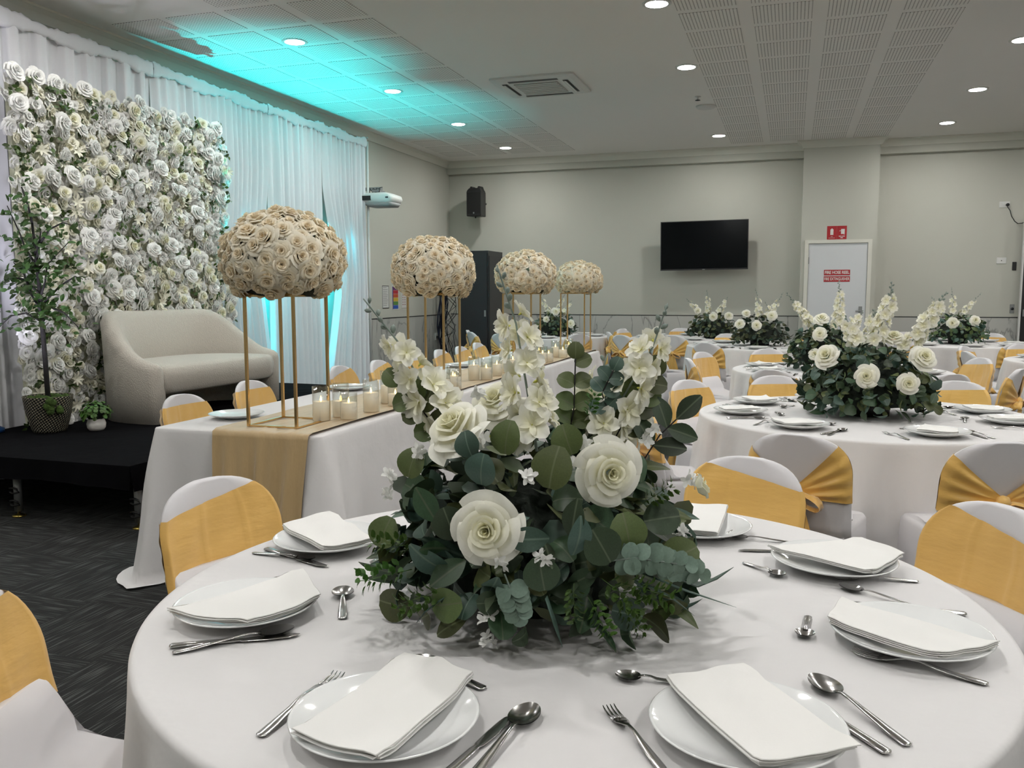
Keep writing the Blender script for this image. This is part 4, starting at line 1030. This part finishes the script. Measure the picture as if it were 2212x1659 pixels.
for i, (px, py, h, wh) in enumerate(cl):
    g = 'between the first two gold stands' if px < 900 else 'around the second gold stand' if px < 1075 else 'behind the central flower spike' if px < 1150 else 'near the third gold stand' if px < 1210 else 'by the farthest gold stand'
    rk = ['lit candle with clear headroom in its glass', 'lit candle partly behind another jar', 'short lit candle at the front', 'broad lit candle standing alone', 'tall lit candle in a high glass', 'small lit candle half hidden by blossoms', 'low lit candle by the leaves'][i % 7]
    p = at(px, py, LZ+.01); candle(min(max(p[0]+.01, RX0+.06), RX1-.055), p[1]+.03, h, wh, f'{rk}, {g}')

# ------------------------------------------------------------------ plates, napkins, cutlery
PR = .143
PLM = MB(); PLM.lathe([(.001, .003), (.055, .003), (.058, .0005), (.066, .0005), (.07, .004), (.105, .012), (PR-.004, .0245), (PR, .0275), (PR-.0025, .029), (PR-.006, .027), (.105, .0155), (.08, .0095), (.001, .0085)], 56)
PLM = me_of(PLM, 'plate', PLATE)
def prof_h(r): return .0095 if r < .08 else lerp(.0095, .029, min(1, (r-.08)/(PR-.08))**1.15)
def strip(m, P, n=8):                # P: (x, halfwidth, z, halfthickness[, y])
    rings = []
    for q in P:
        x, w, z, t = q[:4]; y0 = q[4] if len(q) > 4 else 0
        rings.append([(x, y0+w*math.cos(2*math.pi*k/n), z+t*math.sin(2*math.pi*k/n)) for k in range(n)])
    m.loft(rings)
def spoon(L_=.2, bl=.062, bw=.021):
    m = MB(); x0 = L_-bl
    strip(m, [(0, .004, .003, .001), (.004, .0085, .0028, .0015), (.03, .0085, .004, .0016), (.07, .0062, .008, .0016), (.11*L_/.2, .0042, .012, .0017), (x0-.008, .0032, .0125, .002), (x0+.006, .005, .010, .0015)])
    def bowl(u, v, th=0):
        a = u*2*math.pi; r = v; xx = x0+bl*.5+bl*.5*r*math.cos(a); w = bw*(1-.12*math.cos(a)); yy = w*r*math.sin(a)
        return (xx, yy, .0105-.0085*(1-r*r)-th+.002*(xx-x0)/bl)
    m.grid(lambda u, v: bowl(u, v), 28, 7, wrap=True); m.grid(lambda u, v: bowl(u, 1-v if v < 1 else 0, .0012), 28, 7, wrap=True); return m
def fork(L_=.195):
    m = MB(); x0 = L_-.07
    strip(m, [(0, .004, .003, .001), (.004, .0085, .0028, .0015), (.03, .0085, .004, .0016), (.07, .006, .008, .0016), (x0-.03, .0036, .013, .0018), (x0-.01, .0034, .0125, .0018), (x0+.004, .008, .009, .0014), (x0+.016, .0118, .006, .0012), (x0+.03, .0122, .0045, .0011)])
    for k in range(4):
        y = (k-1.5)*.0066; strip(m, [(x0+.026, .0026, .0045, .0011, y), (x0+.045, .0022, .0035, .001, y), (x0+.06, .0018, .005, .0009, y), (x0+.07, .0007, .0085, .0005, y)], 6)
    return m
def knife(L_=.215):
    m = MB(); strip(m, [(0, .005, .004, .0015), (.004, .009, .004, .0028), (.05, .008, .004, .003), (.10, .0075, .004, .003), (.112, .0055, .004, .002), (.12, .0085, .0035, .0011), (.16, .0105, .0035, .0009), (.195, .0095, .0035, .0008, .001), (.21, .005, .0035, .0006, .004), (L_, .001, .0035, .0004, .006)], 10); return m
CUT = {'table_spoon': (me_of(spoon(), 'table_spoon', STEEL), .2), 'fork': (me_of(fork(), 'fork', STEEL), .195), 'knife': (me_of(knife(), 'knife', STEEL), .215), 'soup_spoon': (me_of(spoon(.15, .05, .021), 'soup_spoon', STEEL), .15)}
def cut(kind, tail, head, label, z=TZ, scale=None, group='cutlery on the nearest table'):
    me, L_ = CUT[kind]; a, b = Vector(tail), Vector(head); d = b-a; s = 1
    if scale: s = scale
    o = link(kind, me, None, mtx=Matrix.Translation((a.x, a.y, z+.0008)) @ Matrix.Rotation(math.atan2(d.y, d.x), 4, 'Z') @ Matrix.Scale(s, 4)); tag(o, label, kind.split('_')[-1], group)
def cutpx(kind, t_, h_, label):
    a, b = at(*t_, TZ+.004), at(*h_, TZ+.004); L_ = (b-a)[:2]; l = math.hypot(*L_); s = min(1.12, max(.88, l/CUT[kind][1])); cut(kind, a[:2], b[:2], label, scale=s)
def napkin(name_label, corners, pc, layers=4, z0=TZ, seed=1, group=None, fold=False):
    R = random.Random(seed); m = MB(); A, B, C_, D_ = [Vector(c) for c in corners]; pcv = Vector(pc)
    for l in range(layers):
        sh = Vector((R.uniform(-.004, .004), R.uniform(-.004, .004))) if l < layers-1 else Vector((0, 0)); sc = 1-.012*(layers-1-l)
        def P(u, v, dz=0):
            p = (A*(1-u)+B*u)*(1-v)+(D_*(1-u)+C_*u)*v; cc = (A+B+C_+D_)/4; p = cc+(p-cc)*sc+sh
            r = (p-pcv).length; h = max(prof_h(min(r, PR)), .022) if r < PR else .029-.10*(r-PR)
            if fold: h += .008*math.exp(-((u-.55)/.12)**2)*v
            h += .0014*math.sin(u*6+v*4+seed)+.001*math.sin(v*11+u*3)
            h = max(h, .006)
            return (p.x, p.y, z0+h+.0045+l*.0034+dz)
        nu, nv = 14, 10
        m.grid(lambda u, v: P(u, v, .0011), nu, nv); m.grid(lambda u, v: P(1-u, v, -.0011), nu, nv)
        # hem edges
        for e0 in range(4):
            def E(u, v, e0=e0):
                c = [(u, 0), (1, u), (1-u, 1), (0, 1-u)][e0]; a = v*math.pi; q = P(*c); o_ = Vector((q[0]-(A+B+C_+D_).x/4, q[1]-(A+B+C_+D_).y/4)).normalized()*.0013*math.sin(a)
                return (q[0]+o_.x, q[1]+o_.y, q[2]+.0011*math.cos(a))
            m.grid(E, 14, 3)
    return m
def mid(poly): return poly
PL1 = [('bottom left', (832, 1550), [(632, 1592), (812, 1650), (1020, 1464), (874, 1418)]),
       ('left', (533, 1308), [(362, 1325), (535, 1352), (692, 1296), (655, 1236)]),
       ('back left', (712, 1165), [(612, 1140), (702, 1186), (812, 1172), (712, 1108)]),
       ('back right, behind the flowers', (1508, 1137), [(1460, 1150), (1548, 1158), (1572, 1098), (1490, 1094)]),
       ('right rear', (1800, 1212), [(1660, 1186), (1885, 1238), (1952, 1204), (1862, 1168)]),
       ('right', (1965, 1370), [(1788, 1345), (2030, 1420), (2158, 1398), (1818, 1298)]),
       ('bottom right', (1612, 1568), [(1442, 1476), (1645, 1660), (1858, 1624), (1606, 1442)])]
for i, (w_, c_, q) in enumerate(PL1):
    p = at(*c_, TZ+.018); t = link('plate', PLM, None, (p[0], p[1], TZ+.001), i*.3); tag(t, f'large white coupe plate at the {w_} of the nearest table', 'plate', 'plates on the nearest table')
    cs = [tuple(at(x, y, TZ+.033)[:2]) for x, y in q]
    o = napkin('', cs, p[:2], 4, TZ+.001, i+2, fold=(i in (0, 2))).build('napkin', NAPK); tag(o, f'folded white napkin on the {w_} plate of the nearest table', 'napkin', 'napkins on the nearest table')
cutpx('table_spoon', (372, 1409), (636, 1363), 'table spoon lying in front of the left plate')
cutpx('knife', (366, 1396), (648, 1372), 'knife lying just behind the spoon, before the left plate')
cutpx('fork', (470, 1290), (634, 1240), 'fork with only its tines showing behind the left plate')
cutpx('soup_spoon', (740, 1336), (741, 1266), 'small soup spoon alone between left plate and flowers')
cutpx('fork', (560, 1590), (758, 1438), 'fork pushed under the bottom left plate')
cutpx('soup_spoon', (1047, 1487), (890, 1426), 'small spoon half under the napkin tip, bottom left setting')
cutpx('table_spoon', (1010, 1690), (1158, 1526), 'shiny table spoon right of the bottom left plate')
cutpx('knife', (940, 1692), (1102, 1550), 'knife beside the shiny spoon, right of bottom left plate')
cutpx('table_spoon', (546, 1193), (680, 1212), 'table spoon left of the back left plate')
cutpx('knife', (574, 1185), (706, 1225), 'knife crossing beyond the spoon at the back left plate')
cutpx('fork', (801, 1214), (885, 1180), 'fork running under the leaves right of the back left plate')
cutpx('fork', (1615, 1139), (1549, 1165), 'fork standing clear right of the flowers, near the gold chair')
cutpx('table_spoon', (1720, 1172), (1617, 1164), 'upturned table spoon left of the right rear plate')
cutpx('knife', (1760, 1192), (1622, 1188), 'knife tip poking from under the right rear plate')
cutpx('fork', (1984, 1255), (1796, 1246), 'fork lying before the right rear plate')
cutpx('soup_spoon', (1606, 1214), (1686, 1245), 'small spoon left of the right rear plate on open cloth')
cutpx('table_spoon', (1990, 1312), (1840, 1274), 'table spoon bowl showing above the right plate')
cutpx('knife', (2088, 1327), (1820, 1300), 'knife passing behind the right plate, both ends visible')
cutpx('fork', (2135, 1477), (1840, 1407), 'long fork in front of the right plate')
cutpx('soup_spoon', (1746, 1329), (1737, 1380), 'small dark spoon pointing at us, left of the right plate')
cutpx('fork', (1432, 1662), (1314, 1528), 'fork with bright tines left of the bottom right plate')
cutpx('soup_spoon', (1500, 1478), (1389, 1468), 'small spoon bowl peeping out behind the bottom right napkin')
cutpx('table_spoon', (1964, 1610), (1735, 1455), 'big dark table spoon right of the bottom right plate')
cutpx('knife', (1920, 1628), (1692, 1482), 'knife under the bottom right plate beside the big spoon')
# other round tables
ANG = {0: 'right side', 45: 'back right side', 90: 'back side', 135: 'back left side', 180: 'left side', 225: 'front left side', 270: 'front side', 315: 'front right side'}
GN = []
for s in (1, 2, 3):
    cs = [[(-.13, -.06), (.02, -.09), (.13, .03), (-.02, .09)], [(-.10, -.05), (.10, -.06), (.11, .04), (-.09, .05)], [(-.14, -.02), (-.01, -.11), (.10, .05), (-.05, .10)]][s-1]
    nm = napkin('', cs, (0, 0), 3, 0, s).mesh('napkin'); nm.materials.clear(); nm.materials.append(NAPK); GN.append(nm)
offs = {'T2': [-168, -122, -68, -9, 25, 70, 110, 151], 'T3': [-150, -105, -60, -15, 30, 75, 120, 165], 'T4': [-135, -90, -45, 0, 45, 90, 135, 180], 'T5': [-125, -80, -35, 10, 55, 100, 145, 190], 'T6': [-130, -85, -40, 5, 50, 95, 140, 185], 'T7': [150, -165, -120, 105, 60], 'T8': [-125, -80, -35, 10, 55, 100, 145, 190]}
vdir = {}
for ti, (k, (cx, cy)) in enumerate(TB.items()):
    if k == 'T1': continue
    used = set(); base = math.degrees(math.atan2(cy, cx))-90
    for i, a in enumerate(offs[k]):
        rel = (a-base) % 360; w_ = ANG[min([q for q in ANG if q not in used], key=lambda q: min(abs(q-rel), 360-abs(q-rel)))]; used.add([q for q in ANG if ANG[q] == w_][0])
        ar = math.radians(a); px, py = cx+.66*math.cos(ar), cy+.66*math.sin(ar)
        o = link('plate', PLM, None, (px, py, TZ+.001), ar); tag(o, f'white plate at the {w_} of the {TN[k]}', 'plate', 'plates on the '+TN[k].split(',')[0])
        o = link('napkin', GN[(i+ti) % 3], None, (px, py, TZ+.001), ar+1.2*(i % 3)+.4); tag(o, f'napkin on the plate at the {w_} of the {TN[k]}', 'napkin', 'napkins on the '+TN[k].split(',')[0])
        if k in ('T2', 'T3', 'T4'):
            tx, ty = -math.sin(ar), math.cos(ar); ix, iy = -math.cos(ar), -math.sin(ar)
            for kind, off, jj in (('fork', -.185, .1), ('knife', .175, -.06), ('table_spoon', .21, .12)):
                bx0, by0 = px+tx*off-ix*.10, py+ty*off-iy*.10; a2 = math.atan2(iy, ix)+jj*(1+.6*math.sin(i*3))
                cut(kind, (bx0, by0), (bx0+math.cos(a2), by0+math.sin(a2)), f'{kind.replace("_", " ")} at the {w_} of the {TN[k]}', group='cutlery on the '+TN[k].split(',')[0])
            if k == 'T2':
                b0 = (px+ix*.20-tx*.07, py+iy*.20-ty*.07); cut('soup_spoon', b0, (b0[0]+tx, b0[1]+ty), f'small spoon at the {w_} of the {TN[k]}', group='cutlery on the second round table')
# plates on the long table
for i, (px, py) in enumerate(((553, 897), (745, 838), (860, 815), (1010, 790))):
    p = at(px, py, LZ+.02); x = min(p[0], -2.76); o = link('plate', PLM, None, (x, p[1]+(.05 if i else 0), LZ+.001)); tag(o, ['empty white plate at the near end of the long table', 'white plate behind the first candles on the long table', 'white plate behind the blossoms on the long table', 'farthest white plate on the long table'][i], 'plate', 'plates on the long table')
    if i:
        o = link('napkin', GN[i % 3], None, (x, p[1]+.05, LZ+.001), .5*i); tag(o, ['', 'white napkin on the plate behind the first candles', 'white napkin on the long table plate behind blossoms', 'white napkin on the farthest long table plate'][i], 'napkin', 'napkins on the long table')

# ------------------------------------------------------------------ flower arrangements
M_BL = [blossom(True, s).mesh('blossom') for s in (1, 2)]; M_BLL = blossom(False, 3).mesh('blossom')
M_ROSE = me_of(ROSE_HI, 'rose', ROSEW); M_ROSEM = me_of(ROSE_MID[0], 'rose', ROSEW); M_RB = me_of(ROSE_BUD, 'rose', ROSEW)
BUDM = MB(); BUDM.lathe([(.02, 0), (.16, .12), (.30, .45), (.26, .75), (.02, 1.)], 7)
M_BUD = me_of(BUDM, 'bud', STEM)
LM = {}
for sh, ms in (('round', (LEAFD, LEAFO, LEAFB, LEAFD)), ('oval', (LEAFD, LEAFO, LEAFB)), ('lance', (LEAFD, LEAFB, LEAFO))):
    for q, mm in enumerate(ms): LM[(sh, q)] = me_of(leafmesh(sh, 6, 8, .18, .15+.2*q), 'leaf', mm)
M_PALE = me_of(LEAF['round'], 'eucalyptus_leaf', LEAFP)
def sprigmesh(seed, m_):
    R = random.Random(seed); m = MB(); m.tube([(0, 0, 0), (.02, 0, .4), (0, .03, .8), (.03, 0, 1.)], .007, 5, m_)
    for k in range(22):
        z = .15+.85*k/22; a = k*2.4
        for s in (-.5, 0, .5):
            d = Vector((math.cos(a+s), math.sin(a+s), .5+.3*abs(s))); q = LEAFL['oval']
            e = Matrix.Translation((.12*math.cos(a), .12*math.sin(a), z)) @ Vector((0, 1, 0)).rotation_difference(d).to_matrix().to_4x4() @ Matrix.Scale(.19, 4); m.add(q.v, q.f, m_, e)
    return m.mesh('fern_sprig')
M_SPR = [sprigmesh(s, LEAFG) for s in (1, 2)]
def orient_leaf(p, d, nrm, s):        # leaf base at p, pointing along d, upper side towards nrm
    y = Vector(d).normalized(); z = Vector(nrm); z = (z-y*z.dot(y)).normalized(); x = y.cross(z)
    m = Matrix.Identity(4)
    for i in range(3): m[i][0] = x[i]*s; m[i][1] = y[i]*s; m[i][2] = z[i]*s; m[i][3] = p[i]
    return m
def arrangement(key, cx, cy, label, seed, spikes, roses, detail=2, rad=.32, ht=.37, nleaf=270, extra=None):
    R = random.Random(seed); t = thing('flower_arrangement', label, 'flower arrangement', (cx, cy, TZ), 0, 'white rose and eucalyptus centrepieces')
    f = Vector((cx, cy, 0)).normalized(); r = Vector((f.y, -f.x, 0))
    def L(px, py, fo):
        d = ray(px, py); k = (fo+Vector((cx, cy, 0)).length)/(d[0]*f.x+d[1]*f.y); q = CAM+d*k; return Vector((q[0]-cx, q[1]-cy, q[2]-TZ))
    MB().lathe([(.001, .002), (.11, .002), (.115, .07), (.10, .085), (.001, .085)], 20).build('bowl', BLK, t)
    c = MB(); n = 18
    def cf(u, v):
        a = u*2*math.pi; e = -.15+v*(math.pi/2+.15); w = .70*(1+.10*math.sin(a*5+v*7)+.06*math.sin(a*9+3*v)); return (rad*w*math.cos(e)*math.cos(a), rad*w*math.cos(e)*math.sin(a), max(.03, .10+(ht-.10)*w*.92*math.sin(e)))
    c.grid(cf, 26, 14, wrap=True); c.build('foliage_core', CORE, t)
    occupied = [L(*q[:3]) for q in roses]
    lv = MB() if detail < 2 else None; cnt = 0
    tries = 0
    while cnt < nleaf and tries < nleaf*3:
        tries += 1
        a = R.random()*2*math.pi; e = math.asin(R.uniform(-.28, 1.)); k = R.uniform(.80, 1.06)
        d = Vector((math.cos(a)*math.cos(e), math.sin(a)*math.cos(e), math.sin(e)))
        p = Vector((d.x*rad*k, d.y*rad*k, .10+d.z*(ht-.10)*k if d.z > 0 else .10+d.z*.3))
        if p.z < .03: p.z = .03
        if any((p-o).length < .045 and (p-o).dot(f) < .03 for o in occupied): continue
        ty = R.random(); droop = Vector((R.uniform(-.7, .7), R.uniform(-.7, .7), R.uniform(-.7, .35)))
        dirv = (Vector((d.x, d.y, .1))*.5+droop); nr = d+Vector((R.uniform(-.45, .45), R.uniform(-.45, .45), R.uniform(-.2, .5)))
        if ty < .60: sh, s = 'round', R.uniform(.036, .068)
        elif ty < .82: sh, s = 'oval', R.uniform(.06, .095)
        else: sh, s = 'lance', R.uniform(.08, .12); 
        if sh == 'lance': dirv = Vector((d.x, d.y, R.uniform(-.25, .5)))+droop*.4
        q = R.randrange(4 if sh == 'round' else 3)
        p = p-dirv.normalized()*s*.5
        if p.z+dirv.normalized().z*s < .012: dirv.z = max(0, dirv.z); p.z = max(p.z, .015)
        mt = orient_leaf(p, dirv, nr, s)
        if detail == 2: link('leaf', LM[(sh, q)], t, mtx=mt)
        else:
            z_ = LEAFL[sh]; lv.add(z_.v, z_.f, (LEAFD, LEAFO, LEAFB, LEAFD)[q], mt)
        cnt += 1
    if detail == 2:
        lv = MB()
        for k in range(420):
            a = R.random()*2*math.pi; e = math.asin(R.uniform(-.25, .98)); kk = R.uniform(.66, .95); d = Vector((math.cos(a)*math.cos(e), math.sin(a)*math.cos(e), math.sin(e)))
            p = Vector((d.x*rad*kk, d.y*rad*kk, max(.03, .10+d.z*(ht-.10)*kk))); dv = d*.6+Vector((R.uniform(-.8, .8), R.uniform(-.8, .8), R.uniform(-.4, .5))); sh = R.choice(('oval', 'lance', 'round')); s = R.uniform(.035, .07)
            if p.z+dv.normalized().z*s < .012: dv.z = .1
            z_ = LEAFL[sh]; lv.add(z_.v, z_.f, (LEAFD, LEAFD, LEAFB, LEAFO)[R.randrange(4)], orient_leaf(p, dv, d+Vector((R.uniform(-.5, .5), R.uniform(-.5, .5), .2)), s))
    if lv: tag(lv.build('foliage', None, t), 'dense dark green eucalyptus leaves', kind='stuff')
    for q in roses:
        px, py, fo, s = q[:4]; P = L(px, py, fo); dr = (-f)*q[4]+r*q[5]+Vector((0, 0, q[6])) if len(q) > 4 else (-f)+r*R.uniform(-.4, .4)+Vector((0, 0, R.uniform(.0, .5)))
        o = link('rose', M_RB if len(q) > 7 else (M_ROSE if detail == 2 else M_ROSEM), t, mtx=facing(dr, P, s, R.random()*6))
    for pts in spikes:
        P = [L(*q[:3]) for q in pts]; S = []
        for i in range(len(P)-1):
            for k in range(6): S.append(P[i].lerp(P[i+1], k/6))
        S.append(P[-1]); n = len(S)
        st_ = MB().tube([tuple(p) for p in S], [.0022*(1-.6*i/n)+.0006 for i in range(n)], 6).build('flower_spike', STEM, t)
        tot = sum((S[i+1]-S[i]).length for i in range(n-1)); stepb = .0165 if detail == 2 else .03; acc = 0; nb = max(5, int(tot/stepb))
        for k in range(nb):
            u = .10+.9*k/nb; x = u*(n-1); i = min(int(x), n-2); p = S[i].lerp(S[i+1], x-i); a = k*2.4+R.random(); tg = (S[i+1]-S[i]).normalized()
            sd = tg.cross(Vector((math.cos(a), math.sin(a), .3))).normalized()
            if u < .74:
                w = .026*(1.15-u*.7); sz = .040*(1.15-.55*u)*R.uniform(.85, 1.1); dv = sd+tg*.3-f*.35
                link('blossom', M_BL[k % 2] if detail == 2 else M_BLL, st_, mtx=facing(dv, p+sd*w, sz, R.random()*6))
            else:
                s = .026*(1.5-u); link('bud', M_BUD, st_, mtx=facing(sd+tg*1.1, p+sd*.003, s, 0))
    if extra: extra(t, L, R, f, r)
    return t
def T1extra(t, L, R, f, r):
    up = Vector((0, 0, 1))
    def stem(pts, n, s0, s1, key, pal=False):
        P = [L(*q) for q in pts]; S = []
        for i in range(len(P)-1):
            for k in range(8): S.append(P[i].lerp(P[i+1], k/8))
        S.append(P[-1]); st_ = MB().tube([tuple(p) for p in S], .0016, 5).build('leaf_stem', STEM if pal else BARK, t)
        for k in range(n):
            u = .25+.75*(k//2*2+.5)/n; x = min(u, 1)*(len(S)-1); i = min(int(x), len(S)-2); p = S[i].lerp(S[i+1], x-i); tg = (S[i+1]-S[i]).normalized(); sd = (tg.cross(f)).normalized()*(1 if k % 2 else -1)
            link('leaf', M_PALE if pal else LM[key], st_, mtx=orient_leaf(p, sd+tg*.5+f*R.uniform(-.3, .3), -f+up*.5+r*R.uniform(-.4, .4), lerp(s0, s1, u)))
        link('leaf', M_PALE if pal else LM[key], st_, mtx=orient_leaf(S[-1], tg, -f+up*.4, s1))
    stem([(985, 985, -.05), (915, 890, -.06), (862, 832, -.06)], 7, .05, .042, ('round', 1)); stem([(1225, 960, 0), (1240, 880, 0), (1243, 775, 0)], 7, .05, .035, ('round', 1)); stem([(1310, 980, .02), (1365, 880, .02), (1405, 810, .02)], 8, .055, .045, ('round', 1))
    stem([(1380, 1010, 0), (1425, 940, 0), (1462, 905, 0)], 4, .07, .07, ('oval', 0)); stem([(1330, 930, -.02), (1300, 850, -.02), (1325, 800, -.02)], 6, .04, .03, ('round', 2))
    for pts in ([(1290, 1215, -.31), (1370, 1205, -.32), (1480, 1220, -.30)], [(1090, 1240, -.33), (1110, 1290, -.33), (1120, 1325, -.33)], [(1370, 1190, -.3), (1430, 1215, -.3), (1510, 1240, -.28)]): stem(pts, 12, .034, .026, None, True)
    for px, py, fo, ex, ey, s in ((900, 1180, -.20, -1, .15, .12), (890, 1230, -.22, -1, -.15, .14), (960, 1270, -.27, -1, -.35, .13), (1300, 1250, -.31, .5, -.3, .12), (1345, 1260, -.32, .9, -.2, .13), (1270, 1290, -.33, .3, -.5, .10), (1330, 1300, -.30, .6, -.6, .10), (1270, 905, -.05, .2, 1, .08), (1385, 1090, -.2, .8, .6, .10), (1240, 1260, -.33, .0, -.6, .09)):
        s *= .72; P = L(px, py, fo); d = r*ex+up*ey-f*.25; P.z = max(P.z, .02); link('fern_sprig', M_SPR[R.randrange(2)], t, mtx=facing(d, P, s, R.random()*6))
    for pts in ([(1380, 1235, -.3), (1480, 1275, -.28), (1590, 1312, -.25)], [(1400, 1225, -.28), (1500, 1265, -.25), (1545, 1250, -.2), (1585, 1225, -.2)], [(1370, 1250, -.3), (1450, 1290, -.3), (1500, 1330, -.3)], [(1180, 1290, -.33), (1200, 1350, -.33), (1215, 1398, -.33)], [(960, 1290, -.28), (920, 1320, -.28), (900, 1345, -.26)]):
        P = [L(*q) for q in pts]; P = [Vector((p.x, p.y, max(p.z, .006))) for p in P]
        for i in range(len(P)-1): pass
        MB().tube([tuple(p) for p in P], [.008, .011, .006, .001][:len(P)] if len(P) == 4 else [.008, .010, .001], 6, flat=.15).build('grass_blade', LEAFB, t)
    for px, py, fo in ((1055, 1395, -.30), (840, 1035, -.1), (835, 1075, -.1), (1140, 1040, -.3), (1175, 1210, -.33), (1075, 1225, -.33), (1265, 970, -.2), (1252, 1005, -.22), (1470, 1160, -.2), (1490, 1040, -.1), (1052, 1345, -.31), (1415, 935, -.02), (1395, 955, -.02), (905, 985, -.15), (1040, 955, -.2), (1035, 860, -.1)):
        P = L(px, py, fo); P.z = max(P.z, .012)
        for k in range(4): link('white_berry_sprig', M_WB, t, mtx=facing(Vector((R.uniform(-1, 1), R.uniform(-1, 1), R.uniform(-.3, 1))), P+Vector((R.uniform(-.008, .008), R.uniform(-.008, .008), R.uniform(0, .014))), .015, R.random()*6))
    # broad leaves in front, as in the picture
    for px, py, fo, s, rr_, key in ((830, 1150, -.12, .075, 20, ('round', 1)), (1355, 1150, -.31, .08, -10, ('round', 1)), (1470, 1200, -.25, .08, 60, ('round', 1)), (1195, 1010, -.30, .09, 10, ('round', 1)), (1010, 960, -.28, .055, -20, ('round', 2)), (1095, 945, -.22, .075, 5, ('round', 1)), (1040, 1015, -.30, .07, 190, ('round', 2)),
                                   (890, 1000, -.15, .07, 15, ('round', 1)), (970, 1130, -.28, .072, 160, ('round', 0)), (1170, 1240, -.33, .075, 170, ('round', 0)), (1300, 1180, -.33, .08, 150, ('round', 0)), (1240, 1120, -.33, .085, 190, ('oval', 0)), (1140, 1165, -.32, .09, 90, ('oval', 2)), (1250, 1160, -.34, .09, 185, ('oval', 2)), (920, 1090, -.22, .09, 150, ('oval', 0)), (1430, 1120, -.2, .08, 80, ('round', 0)), (1225, 950, -.2, .07, -20, ('round', 1)), (1140, 920, -.15, .07, 0, ('round', 0))):
        a = math.radians(rr_); P = L(px, py, fo); d = r*math.sin(a)+up*math.cos(a); s *= .84; link('leaf', LM[key], t, mtx=orient_leaf(P-d*s*.5, d, -f+up*R.uniform(.1, .8)+r*R.uniform(-.6, .6), s))
WB = starmesh(4, .34, .5, 2, 3, 7, .9, .08); M_WB = me_of(WB, 'white_berry_sprig', ROSEP)
arrangement('T1', -.50, 1.70, 'large white rose and eucalyptus centrepiece on the nearest table', 101,
            [[(1010, 960, -.05), (930, 865, -.06), (865, 745, -.06), (785, 645, -.06)], [(1160, 975, -.16), (1140, 850, -.13), (1115, 700, -.1), (1073, 572, -.1)], [(1285, 960, 0), (1345, 860, 0), (1410, 750, 0), (1442, 655, 0)], [(1250, 960, .08), (1280, 870, .06), (1312, 765, .06)], [(1330, 960, .1), (1370, 900, .1), (1400, 850, .1)], [(1060, 960, .1), (1040, 900, .1), (1035, 850, .1)]],
            [(1053, 1145, -.32, .062, 1, -.15, .18), (1315, 1020, -.27, .060, 1, .25, .1), (985, 925, -.22, .062, .5, -.5, .7), (1497, 1057, -.12, .040, .1, .9, .35, 1), (1072, 868, -.06, .055, .6, -.3, .6), (1180, 880, .1, .05, .3, .2, .8)],
            2, .315, .37, 285, T1extra)
def star(px0, px1, a): return 0
arrangement('T2', .40, 4.90, 'big centrepiece with four white roses on the second round table', 102,
            [[(1880, 760, -.05), (1905, 700, -.05), (1922, 650, -.05), (1927, 608, -.05)], [(1940, 770, 0), (1985, 720, 0), (2020, 668, 0), (2045, 630, 0)], [(1850, 745, -.1), (1838, 710, -.1), (1825, 680, -.1)], [(1870, 750, .1), (1885, 700, .1), (1890, 668, .1)]],
            [(1785, 768, -.22, .065, .8, -.4, .5), (1872, 813, -.34, .058, 1, -.1, .1), (1962, 828, -.32, .052, 1, .2, .1), (1995, 772, -.2, .066, .8, .4, .5), (1930, 728, 0, .055, .6, 0, .9)], 2, .345, .385, 250)
arrangement('T3', .30, 7.66, 'centrepiece with tall spikes left behind the second table flowers', 103,
            [[(1800, 720, 0), (1812, 680, 0), (1815, 640, 0), (1812, 606, 0)], [(1770, 720, 0), (1745, 690, 0), (1722, 662, 0), (1698, 632, 0)], [(1830, 725, 0), (1850, 695, 0), (1865, 670, 0)]],
            [(1775, 688, -.2, .06, .7, 0, .7), (1771, 721, -.32, .055, 1, -.1, .2), (1760, 765, -.3, .05)], 2, .34, .38, 180)
arrangement('T4', -.36, 10.9, 'centrepiece with three white roses on the fourth table', 104,
            [[(1640, 690, 0), (1640, 660, 0), (1632, 622, 0)], [(1655, 690, 0), (1672, 665, 0), (1692, 632, 0)], [(1655, 690, .1), (1660, 670, .1), (1652, 650, .1)]],
            [(1634, 703, -.32, .06), (1667, 682, -.25, .06), (1598, 700, -.25, .06), (1612, 677, -.1, .05)], 1, .345, .37, 260)
arrangement('T5', -1.08, 12.55, 'small far centrepiece left of the fourth table flowers', 105,
            [[(1530, 680, 0), (1530, 655, 0), (1527, 625, 0)], [(1515, 680, 0), (1500, 662, 0), (1482, 644, 0)], [(1550, 680, 0), (1562, 660, 0), (1573, 640, 0)]],
            [(1540, 684, -.3, .06), (1574, 682, -.2, .06), (1507, 671, -.2, .05)], 1, .33, .36, 240)
arrangement('T6', 2.0, 12.0, 'far right centrepiece before the marble wainscot', 106,
            [[(2055, 680, 0), (2060, 655, 0), (2055, 620, 0)], [(2075, 680, 0), (2095, 660, 0), (2120, 632, 0)], [(2040, 680, 0), (2025, 660, 0), (2012, 640, 0)]],
            [(2058, 698, -.3, .07), (2107, 692, -.2, .065), (2017, 700, -.2, .05)], 1, .345, .37, 260)
arrangement('T8', -3.38, 12.45, 'centrepiece behind the farthest gold stands, by the cabinet', 108,
            [[(1205, 680, 0), (1210, 655, 0), (1222, 632, 0)], [(1190, 680, 0), (1178, 660, 0), (1168, 640, 0)], [(1215, 680, 0), (1228, 662, 0), (1234, 648, 0)]],
            [(1200, 673, -.25, .06), (1233, 699, -.25, .06), (1180, 690, -.2, .05)], 1, .33, .36, 240)
